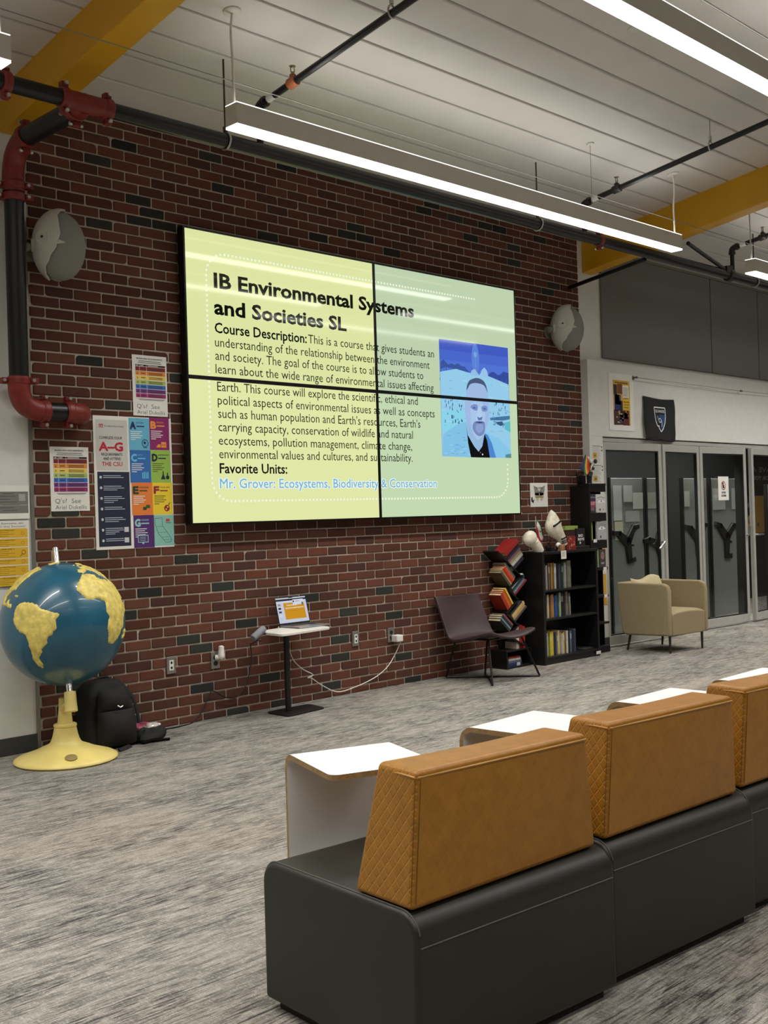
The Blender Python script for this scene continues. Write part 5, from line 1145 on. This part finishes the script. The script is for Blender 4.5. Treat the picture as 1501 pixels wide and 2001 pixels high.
for k,(a,h) in enumerate(((-.25,.14),(.15,.17),(.45,.15),(.8,.10),(.62,.17),(-.05,.11))):
    e=(math.sin(a)*h,-.01*k,math.cos(a)*h+.0); MB().path([(0,0,-.04),(e[0]*.5,e[1],e[2]*.6),e],.0022,5,3).build('stem',M('dark_green_stem',(40,52,34),.6),t)
    MB().ball(e,.020 if k%2 else .026,(1,.5,.9),10).build('bloom' if k in(1,2) else 'leaf',M('white_bloom',(222,220,210),.6) if k in (1,2) else M('dark_leaf',(34,42,28),.6),t)
# ======================= armchair =======================
def fabric(name,c):
    return M(name,c,.9,var=.09,vs=160,bump=.5,bs=500,spec=.2)
TAN=fabric('tan_woven_fabric',(160,144,113)); LEGM=M('dark_chair_leg',(44,38,32),.5)
t=thing('armchair','tan fabric armchair with thin dark legs in front of the glass doors','armchair',(3.345,-.56,0),math.radians(-5))
aw=.315
side=[(.305,.655),(-.235,.655),(-.285,.635),(-.303,.585),(-.300,.165),(.215,.150),(.252,.18)]
for s in (-1,1):
    x0=s*aw; x1=s*(aw-.055); m=MB(); m.prism(side,lambda a,b,dd:Vector((dd,a,b)),min(x0,x1),max(x0,x1)); m.build('arm',TAN,t,bevel=.018,bseg=4)
m=MB(); m.hexa([(-aw+.03,.16,.155),(aw-.03,.16,.155),(aw-.03,.235,.155),(-aw+.03,.235,.155),(-aw+.03,.235,.655),(aw-.03,.235,.655),(aw-.03,.305,.655),(-aw+.03,.305,.655)]); m.build('backrest',TAN,t,bevel=.018,bseg=4)
m=MB(); m.grid(lambda u,v:Vector(((u-.5)*2*(aw-.058),-.30+.53*v,.385+.022*math.sin(PI*u)**.6*(1-.4*v)-.02*(1-min(1,v*6))**2)),16,16)
b=m.bm; 
for f in list(b.faces): pass
ret=bmesh.ops.extrude_face_region(b,geom=b.faces[:]); vs=[q for q in ret['geom'] if isinstance(q,bmesh.types.BMVert)]
for q in vs: q.co.z=.165
m.build('seat',TAN,t,bevel=.010,bseg=3)
for x,y,dx,dy in ((-.255,-.26,-.0,-.0),(.255,-.26,0,0),(-.255,.19,-.02,.03),(.255,.19,.02,.03)):
    MB().tube((x,y,.17),(x+dx,y+dy,0),.013,10,.010).build('leg',LEGM,t)
MB().path([(-aw+.0275,-.305,.63),(-aw+.0275,-.305,.18)],.003,6).path([(aw-.0275,-.305,.63),(aw-.0275,-.305,.18)],.003,6)
def cush(u,v):
    a=2*u-1;b=2*v-1; k=(1-abs(a)**3.2)*(1-abs(b)**3.2); return a,b,max(0,k)**.5
t=thing('cushion','small tan cushion with ruffled edge leaning inside the armchair, peeking above its arm','cushion',(3.30,-.49,.445))
R=Euler((math.radians(68),0,math.radians(-8))).to_matrix()
m=MB()
for sgn in (-1,1): m.grid(lambda u,v:(lambda q:R@Vector((q[0]*.215*(1-.06*(1-abs(q[1]))),q[1]*.17+.10+.022*math.sin(q[0]*3.2),sgn*.05*q[2])))(cush(u,v)),22,18)
bmesh.ops.remove_doubles(m.bm,verts=m.bm.verts,dist=.0008)
m.build('cover',fabric('pale_tan_cushion',(192,176,140)),t,smooth=80)
# ======================= things on the white soffit and jamb =======================
SYF=-.0855
t=sheet('library_poster','white framed-look poster with yellow heading and book covers on the white soffit','poster',3.240,2.152,.446,.572,c=(238,236,228),y=SYF-.004,thick=.003); p=PIC(.0003)
p.rect(.075,.375,.055,.505,(222,166,44),1).rect(.11,.34,.475,.487,(120,90,40),2)
rn=random.Random(8)
for x,z,w_,h_,c in ((.085,.36,.06,.10,(40,34,44)),(.15,.37,.09,.10,(120,70,40)),(.095,.20,.085,.16,(30,52,120)),(.11,.26,.10,.10,(36,66,140)),(.18,.20,.06,.10,(24,30,54)),(.08,.055,.09,.15,(60,48,46)),(.17,.06,.08,.10,(34,36,56)),(.245,.055,.11,.15,(96,40,44)),(.19,.10,.06,.1,(22,22,26)),(.26,.12,.07,.08,(60,70,60))): p.rect(x,x+w_,z,z+h_,c,2)
for k in range(30): p.rect((a:=rn.uniform(.085,.33)),a+rn.uniform(.01,.03),(b:=rn.uniform(.06,.20)),b+rn.uniform(.004,.016),rn.choice(((200,190,170),(150,50,60),(210,180,90),(60,60,80))),3)
p.rect(.245,.355,.33,.46,(240,236,220),2).rect(.258,.342,.345,.44,(206,204,196),3).rect(.25,.365,.215,.32,(232,186,50),2)
p.text('SCAN ME',.265,.325,.012,(60,50,20),.34,.02,3)
for r in range(3): p.text(('READ MORE','WITH YOUR','LIBRARY')[r],.262,.285-.028*r,.014,(60,50,20),.355,.02,3)
p.build('print',INK,t,xf=PX_)
t=thing('club_banner','black cloth banner with a blue and white shield crest, hanging over the door head','banner',(3.845,SYF,2.525))
def ban(u,v):
    return Vector((.60*u+.006*math.sin(9*v),-.010-.006*math.sin(7*u+3*v)-.010*math.sin(3*v)-.03*v*v*(.6+.4*math.sin(5*u)),-.455*v-.012*u*(1-v)-.012*math.sin(3.2*u)*(1-v)+.02*math.sin(6*u)*v*v*.6))
cloth('cloth',t,ban,[(26,26,30)],24,24,M('black_banner_cloth',(24,24,27),.85,var=.2,vs=8))
p=PIC(.0006); S_=lambda u,z:(u,z)
sh=[(.19,.36),(.41,.36),(.405,.27),(.385,.20),(.345,.14),(.30,.105),(.262,.15),(.275,.165),(.24,.165),(.21,.22),(.195,.30)]
def up_(pts): return [(u,z-.47) for u,z in pts]
def draped(p):
    for v in p.bm.verts:
        u=v.co.x/.60; vv=-v.co.z/.455; q=ban(min(1,max(0,u)),min(1,max(0,vv))); v.co.y+=q.y-.003
    return p
p.line(up_(sh+[sh[0]]),.013,(214,218,222),2); p.poly(up_([(.285,.285),(.395,.285),(.385,.21),(.345,.155),(.30,.125),(.32,.17)]),(34,66,120),1); p.poly(up_([(.21,.29),(.28,.285),(.27,.22),(.24,.18),(.22,.22)]),(30,34,44),1)
p.text('QUAKES',.207,.308-.47,.030,(220,224,228),.392,.03,2); p.ringd(.295,.225-.47,.026,.009,(220,224,228),3).line(up_([(.318,.235),(.33,.20),(.318,.16)]),.008,(220,224,228),3).line(up_([(.25,.27),(.27,.235)]),.008,(200,206,212),3)
draped(p).build('crest',INK,t)
t=thing('display_wire','thin steel display wire stretched along the white soffit from a small round bracket','wire',(3.69,SYF,2.70))
MB().lathe([(.022,0),(.022,.006),(.009,.008),(.007,.035),(.012,.037),(.012,.05)],16,c=(0,0,0),ax=(0,-1,0)).build('bracket',M('steel_bracket',(110,108,104),.35,.7),t)
MB().path([(0,-.042,0),(2.2,-.042,-.012),(4.6,-.042,0)],.0022,6).path([(0,-.040,-.004),(1.2,-.040,-.028),(2.2,-.042,-.014)],.0012,5).build('wire',WIRE,t)
MB().obox((2.2,-.042,-.012),(.03,.02,.02)).build('wire_clip',WIRE,t)
# bulletin sheets on the jamb beside the doors
def bulletin(lab,x,z,w,h,seed,c=(226,224,216),yellow=()):
    t=sheet('bulletin_sheet',lab,'notice',x,z,w,h,c=c,y=SYF-.0022); p=PIC(.0003); r_=random.Random(seed)
    p.rect(.01,w-.03,h-.016,h-.011,(60,60,60),1)
    for k in range(int(h/.012)-2): p.rect(.012+r_.uniform(0,.01),w-.03-r_.uniform(0,.04),h-.030-.012*k,h-.026-.012*k,(172,172,168),1)
    for zz in yellow: p.rect(.008,w*.42,h*zz,h*zz+.05,(206,164,60),2).text('#1' ,.03,h*zz+.015,.022,(60,50,20),None,.03,3)
    for zz in (.88,.70): p.rect(w-.022,w-.006,h*zz-.008,h*zz+.008,(34,34,34),2)
    p.build('print',INK,t,xf=PX_)
bulletin('upper white bulletin sheet with a yellow patch on the jamb left of the glass doors',2.93,1.815,.175,.185,3,yellow=(.30,))
bulletin('second white bulletin sheet with a yellow patch on the jamb, behind the flower basket',2.93,1.62,.175,.19,4,yellow=(.12,))
for z,h,c,lab in ((1.36,.245,(220,216,206),'white strip of paper on the jamb beside the pale eye cover'),(1.10,.25,(214,210,200),'white strip of paper on the jamb beside the bright eye cover')): sheet('paper_strip',lab,'notice',2.985,z,.11,h,c=c,y=SYF-.002)
sheet('yellow_paper_strip','upper yellow paper strip on the jamb beside the tall narrow bookcase','notice',2.99,.79,.115,.30,c=(222,186,70),y=SYF-.002)
sheet('yellow_paper_strip','lower yellow paper strip on the jamb just behind the armchair','notice',2.99,.43,.115,.30,c=(214,164,52),y=SYF-.002)
sheet('paper_strip','short white paper strip between the two yellow strips on the jamb','notice',2.99,.735,.115,.05,c=(226,222,212),y=SYF-.0018)
# no-food notice on the third door
t=sheet('no_food_notice','white NO FOOD OR DRINK notice with a red prohibition circle on the glass door','notice',5.345,1.430,.235,.268,y=-.098,thick=.001); p=PIC(.0003)
p.ringd(.115,.165,.05,.009,(150,44,40),2,24).line([(.08,.20),(.15,.13)],.008,(150,44,40),3).poly([(.10,.135),(.13,.135),(.137,.17),(.093,.17)],(30,30,30),1).rect(.095,.12,.17,.20,(30,30,30),1)
p.text('NO FOOD',.075,.075,.024,(30,30,30),.165,.04,1).text('OR DRINK',.065,.040,.024,(30,30,30),.175,.04,1)
p.build('print',INK,t,xf=PX_)
# ======================= inside the glass room =======================
BRD=M('grey_board_laminate',(128,130,126),.5,var=.03); BFR=M('black_board_frame',(12,12,12),.5)
def board(x0,x1,lab,y=.42,h=1.70):
    t=thing('folded_table',lab,'table',(x0,y,0))
    MB().box(.03,x1-x0-.03,-.012,.012,.04,h).build('table_top',BRD,t,bevel=.004)
    MB().box(0,.03,-.02,.02,0,h+.004).box(x1-x0-.03,x1-x0,-.02,.02,0,h+.004).build('edge_frame',BFR,t)
    return t
board(3.35,3.91,'grey upright folded table top behind the left edge of the first glass door')
tb=board(3.93,4.62,'grey upright folded table top with the clearest black Y-shaped leg, behind the first glass door')
board(4.64,5.10,'grey upright folded table top behind the second glass door')
board(5.42,6.02,'grey upright folded table top behind the hinge between the second and third glass doors')
board(6.06,6.95,'grey upright folded table top behind the no-food notice')
board(7.5,8.4,'grey upright folded table top behind the rightmost glass door')
def yleg(x,z,s,lab,rot=0,y=.395):
    t=thing('table_leg_bracket',lab,'table leg',(x,y,z)); R=Euler((0,rot,0)).to_matrix(); m=MB()
    def bar(a,b,wa,wb):
        a=Vector((a[0]*s,0,a[1]*s));b=Vector((b[0]*s,0,b[1]*s)); dd=(b-a).normalized(); n=Vector((-dd.z,0,dd.x)); P_=[a-n*wa*s,b-n*wb*s,b+n*wb*s,a+n*wa*s]
        m.hexa([R@(q+Vector((0,-.018,0))) for q in P_]+[R@(q+Vector((0,.018,0))) for q in P_])
    bar((0,-.02),(-.19,.085),.055,.038); bar((-.13,.08),(-.27,.09),.03,.026); bar((0,-.02),(.13,.145),.052,.032); bar((.10,.135),(.225,.15),.03,.026); bar((0,.03),(.035,-.23),.052,.036); bar((0,-.225),(.14,-.205),.028,.028); bar((.05,-.05),(.11,-.055),.012,.012)
    m.build('casting',BFR,t,bevel=.006); return t
yleg(4.24,1.02,1.0,'black Y-shaped table leg seen through the first glass door')
yleg(4.83,.98,.95,'black Y-shaped table leg half hidden by the frame between the first two glass doors',-.25)
yleg(5.72,1.02,1.0,'black Y-shaped table leg behind the frame between the second and third glass doors',.1)
yleg(6.42,1.00,1.1,'black Y-shaped table leg below the no-food notice, seen through the third glass door',.2)
def pin(x,z,w,h,lab,c=(186,188,184),y=.400): 
    t=sheet('pinned_paper',lab,'paper',x,z,w,h,c=c,y=y)
pin(4.00,1.24,.16,.38,'long pale list taped to the grey table top left of the other papers'); pin(4.01,1.03,.16,.20,'yellowish list below the long pale list behind the first glass door',(186,184,156))
pin(4.20,1.44,.17,.18,'pale paper with a cut corner behind the first glass door'); pin(4.38,1.36,.20,.18,'striped white paper right of the cut-corner paper',(196,198,192)); pin(4.22,1.22,.28,.12,'faint grey paper below the cut-corner paper',(150,152,148))
pin(5.46,1.37,.12,.18,'small white paper behind the door hinge'); pin(4.68,1.36,.24,.18,'white paper behind the second glass door',(170,170,160)); pin(6.12,1.32,.3,.26,'white paper left of and behind the no-food notice'); pin(6.58,1.32,.25,.26,'white paper right of and behind the no-food notice')
t=thing('store_banner','dark banner with mirrored grey letters seen through the rightmost glass door','banner',(6.70,.20,1.62))
MB().box(0,1.5,0,.004,0,.26).build('cloth',M('dark_banner',(30,30,34),.8),t)
p=PIC(.0004); p.text('SAVE A',.02,.155,.062,(150,150,150),.62,.03,1,mirror=True).text('FOR YOU',.03,.055,.05,(150,150,150),.52,.03,1,mirror=True); p.build('lettering',INK,t,xf=PX_)
for x,w,c,lab in ((9.05,.22,(70,48,88),'tall dark purple poster inside the rightmost glass door'),(9.3,.7,(170,130,60),'yellow blue and grey artwork inside the rightmost glass door')):
    t=sheet('inner_poster',lab,'poster',x,.95,w,.55,c=c,y=1.497)
    p=PIC(.0004); r_=random.Random(int(x*10))
    for k in range(9): p.disc(r_.uniform(.05,w-.05),r_.uniform(.05,.5),r_.uniform(.03,.09),r_.choice(((60,74,84),(110,110,112),(186,150,70),(44,36,44))),1+k)
    p.clip(0,w,0,.55); p.build('print',INK,t,xf=PX_)
# ======================= bench row with mustard backs =======================
DGY=M('charcoal_vinyl',(37,37,31),.42,var=.05,vs=6,bump=.12,bs=350,spec=.4)
def quilt():
    m,nt,p=newmat('mustard_quilted_leather'); L=nt.links; p.inputs['Roughness'].default_value=.40; p.inputs['Specular IOR Level'].default_value=.45
    tc=nd(nt,'ShaderNodeTexCoord'); n=nd(nt,'ShaderNodeTexNoise'); n.inputs['Scale'].default_value=26; n.inputs['Detail'].default_value=6; L.new(tc.outputs['Object'],n.inputs['Vector'])
    r=nd(nt,'ShaderNodeValToRGB'); r.color_ramp.elements[0].position=.3; r.color_ramp.elements[1].position=.72; r.color_ramp.elements[0].color=rgb(144,94,20); r.color_ramp.elements[1].color=rgb(160,108,28); L.new(n.outputs['Fac'],r.inputs[0]); L.new(r.outputs[0],p.inputs['Base Color'])
    sp=nd(nt,'ShaderNodeSeparateXYZ'); L.new(tc.outputs['Object'],sp.inputs[0])
    def mth(op,a,b=None,c=None):
        q=nd(nt,'ShaderNodeMath',operation=op)
        for i,v in enumerate((a,b,c)):
            if v is None: continue
            if isinstance(v,(int,float)): q.inputs[i].default_value=v
            else: L.new(v,q.inputs[i])
        return q.outputs[0]
    w=mth('ADD',sp.outputs['X'],sp.outputs['Y']); S=.030
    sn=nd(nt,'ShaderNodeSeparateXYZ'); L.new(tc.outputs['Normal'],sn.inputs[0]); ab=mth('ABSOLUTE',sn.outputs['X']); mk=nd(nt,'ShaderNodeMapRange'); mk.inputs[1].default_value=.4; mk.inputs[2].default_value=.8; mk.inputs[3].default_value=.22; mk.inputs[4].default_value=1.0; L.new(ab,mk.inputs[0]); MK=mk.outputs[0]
    def wave(sg):
        a=mth('MULTIPLY_ADD',sp.outputs['Z'],sg*.8,w); f=mth('FRACT',mth('DIVIDE',a,S)); return mth('ABSOLUTE',mth('SUBTRACT',f,.5))
    q=mth('MINIMUM',mth('SUBTRACT',.5,wave(1)),mth('SUBTRACT',.5,wave(-1)))
    mr=nd(nt,'ShaderNodeMapRange'); mr.inputs[1].default_value=0; mr.inputs[2].default_value=.14; mr.interpolation_type='SMOOTHSTEP'; L.new(q,mr.inputs[0])
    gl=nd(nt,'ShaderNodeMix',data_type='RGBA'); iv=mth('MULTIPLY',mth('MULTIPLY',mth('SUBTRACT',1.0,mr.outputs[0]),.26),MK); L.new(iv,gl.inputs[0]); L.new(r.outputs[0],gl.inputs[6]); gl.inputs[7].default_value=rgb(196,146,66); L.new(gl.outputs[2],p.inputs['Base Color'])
    n2=nd(nt,'ShaderNodeTexNoise'); n2.inputs['Scale'].default_value=420; L.new(tc.outputs['Object'],n2.inputs['Vector'])
    h=mth('MULTIPLY_ADD',n2.outputs['Fac'],.22,mth('MULTIPLY',mr.outputs[0],MK))
    b=nd(nt,'ShaderNodeBump'); b.inputs['Strength'].default_value=.6; b.inputs['Distance'].default_value=.0022; L.new(h,b.inputs['Height']); L.new(b.outputs[0],p.inputs['Normal'])
    return m
QUI=quilt(); PIP=M('mustard_piping',(176,124,46),.42,var=.05); SEAM=M('charcoal_seam',(64,64,56),.5); THR=M('dark_mustard_stitch',(104,66,18),.6)
BORG=Vector((-4.245,-4.505,0)); BRZ_=math.radians(-4)
def bloc(s,tt,z=0):
    return BORG+Vector((math.cos(BRZ_)*s-math.sin(BRZ_)*tt,math.sin(BRZ_)*s+math.cos(BRZ_)*tt,z))
LB,DBN,HB=.752,.645,.418
def bench(s,tt,lab):
    t=thing('bench_seat',lab,'bench',bloc(s,tt),BRZ_,group='bench units with mustard backs')
    r=.062; pr=[(0,.03),(DBN,.03)]
    for k in range(9): a=PI/2*k/8; pr.append((DBN-r+r*math.cos(a),HB-r+r*math.sin(a)))
    for k in range(9): a=PI/2+PI/2*k/8; pr.append((r+r*math.cos(a),HB-r+r*math.sin(a)))
    m=MB(); m.prism(pr,lambda a,b,dd:Vector((dd,a,b)),0,LB); m.build('base',DGY,t,bevel=.014,bseg=4,smooth=50)
    m=MB(); m.box(.03,LB-.03,.03,DBN-.03,0,.031); m.build('plinth',GASK,t,smooth=0)
    m=MB(); m.path([(.012,-.0004,.338),(LB-.012,-.0004,.338)],.0022,6).path([(.012,DBN+.0004,.338),(LB-.012,DBN+.0004,.338)],.0022,6)
    pe=[(.0105,a,b) for a,b in pr[2:]][1:-1]
    m.path([(.012,max(.0,a+(.0)),b) for _,a,b in pe],.0026,6); m.build('seam',SEAM,t)
    # back cushion: vertical outer face, sloped front and ends
    def S3(z): return (z-HB)/(.757-HB)
    A=dict(b=[(.006,.022),(.722,.040),(.722,.255),(.006,.240)],t=[(.022,.006),(.640,-.006),(.640,.150),(.030,.162)])
    nz=10; m=MB(); cur=[]
    for k in range(nz+1):
        f=k/nz; z=HB+.003+(.757-HB-.003)*f; Q=[Vector(A['b'][i]).lerp(Vector(A['t'][i]),f) for i in range(4)]
        # front face dips gently towards its middle
        pts=[]; N=10
        for i in range(4):
            a,b=Q[i],Q[(i+1)%4]
            for j in range(N):
                u=j/N; q=a.lerp(b,u)
                if i==2: q=q+Vector((0,-.018*f*math.sin(PI*u)))
                if i==0: q=q+Vector((0,-.006*math.sin(PI*u)*math.sin(PI*f)))
                pts.append(m.bm.verts.new((q.x,q.y,z)))
        if cur: m.bridge(cur,pts)
        else: first=pts
        cur=pts
    m.bm.faces.new(first[::-1]); m.bm.faces.new(cur)
    m.build('backrest',QUI,t,bevel=.017,bseg=4,smooth=60)
    m=MB(); zt=.7525
    m.path([(.026,.0085,zt-.012),(.2,.0035,zt-.012),(.42,-.0005,zt-.012),(.636,-.0035,zt-.012)],.0032,6,4); m.path([(.021,.012,zt-.012),(.026,.08,zt-.012),(.034,.145,zt-.02)],.0032,6,4); m.build('piping',PIP,t)
    m=MB()
    for q in range(2):
        o_=.006+.010*q
        m.path([(.005+.012*q*0+.003,.026-.004*q,HB+.02),(.020,.012-.004*q,.735)],.0010,5) if q==0 else m.path([(.018,.0195,HB+.02),(.034,.0065,.735)],.0010,5)
    m.build('corner_stitching',THR,t)
    return t
bench(0,0,'nearest charcoal bench unit with a mustard quilted back, at the bottom of the photo')
bench(.775,.033,'middle charcoal bench unit with a mustard back, second in the row')
bench(1.552,.072,'third charcoal bench unit in the row, its mustard back cut by the right edge')
# side tables bent from white laminated plywood
LAMW=M('white_laminate',(240,239,236),.35,var=.01); PLYE=M('brown_plywood_edge',(150,118,76),.6,var=.15,vs=60)
def ctable(s,tt,ang,w,lab,d=.385):
    H=.632; th=.017
    t=thing('side_table',lab,'table',bloc(s,tt),BRZ_+ang,group='bent white side tables')
    R_=.055; out=[(0,.0)]; 
    for k in range(9): a=PI/2*k/8; out.append((-R_+R_*math.cos(a),H-R_+R_*math.sin(a)))
    out.append((-d,H)); inn=[(-d,H-th)]
    for k in range(9): a=PI/2-PI/2*k/8; inn.append((-R_+(R_-th)*math.cos(a),H-R_+(R_-th)*math.sin(a)))
    inn.append((-th,0))
    m=MB(); P_=out+inn; A=[m.bm.verts.new((0,a,b)) for a,b in P_]; B_=[m.bm.verts.new((w,a,b)) for a,b in P_]; n=len(P_)
    for i in range(n):
        q=m.bm.faces.new((A[i],A[(i+1)%n],B_[(i+1)%n],B_[i])); q.material_index=1 if i in (len(out)-1,n-1) else 0
    no=len(out)
    for V_ in (A,B_):
        for i in range(no-1):
            q=m.bm.faces.new((V_[i],V_[i+1],V_[n-2-i],V_[n-1-i])); q.material_index=1
    # rounded free corners are approximated by a bevel on the two free vertical edges
    bm=m.bm; bm.edges.ensure_lookup_table()
    fe=[e for e in bm.edges if all(abs(v.co.y+d)<1e-4 for v in e.verts) and abs(e.verts[0].co.x-e.verts[1].co.x)<1e-5]
    bmesh.ops.bevel(bm,geom=fe,offset=.03,segments=5,affect='EDGES',profile=.5)
    for f in bm.faces:
        f.normal_update()
        if abs(f.normal.z)<.3 and f.calc_center_median().y<-d+.035 and f.calc_center_median().z>H-th-.001: f.material_index=1
    m.build('bent_panel',[LAMW,PLYE],t,smooth=35)
    return t
ctable(.286,.922,math.radians(-15.5),.343,'nearest white bent plywood side table, beside the left end of the bench row')
ctable(.945,.807,math.radians(7),.385,'second white bent plywood side table, behind the gap between the first two mustard backs')
ctable(1.672,.742,math.radians(5),.405,'third white bent plywood side table, behind the middle mustard back')
ctable(2.372,.747,math.radians(6),.43,'white bent plywood side table at the right edge of the photo')
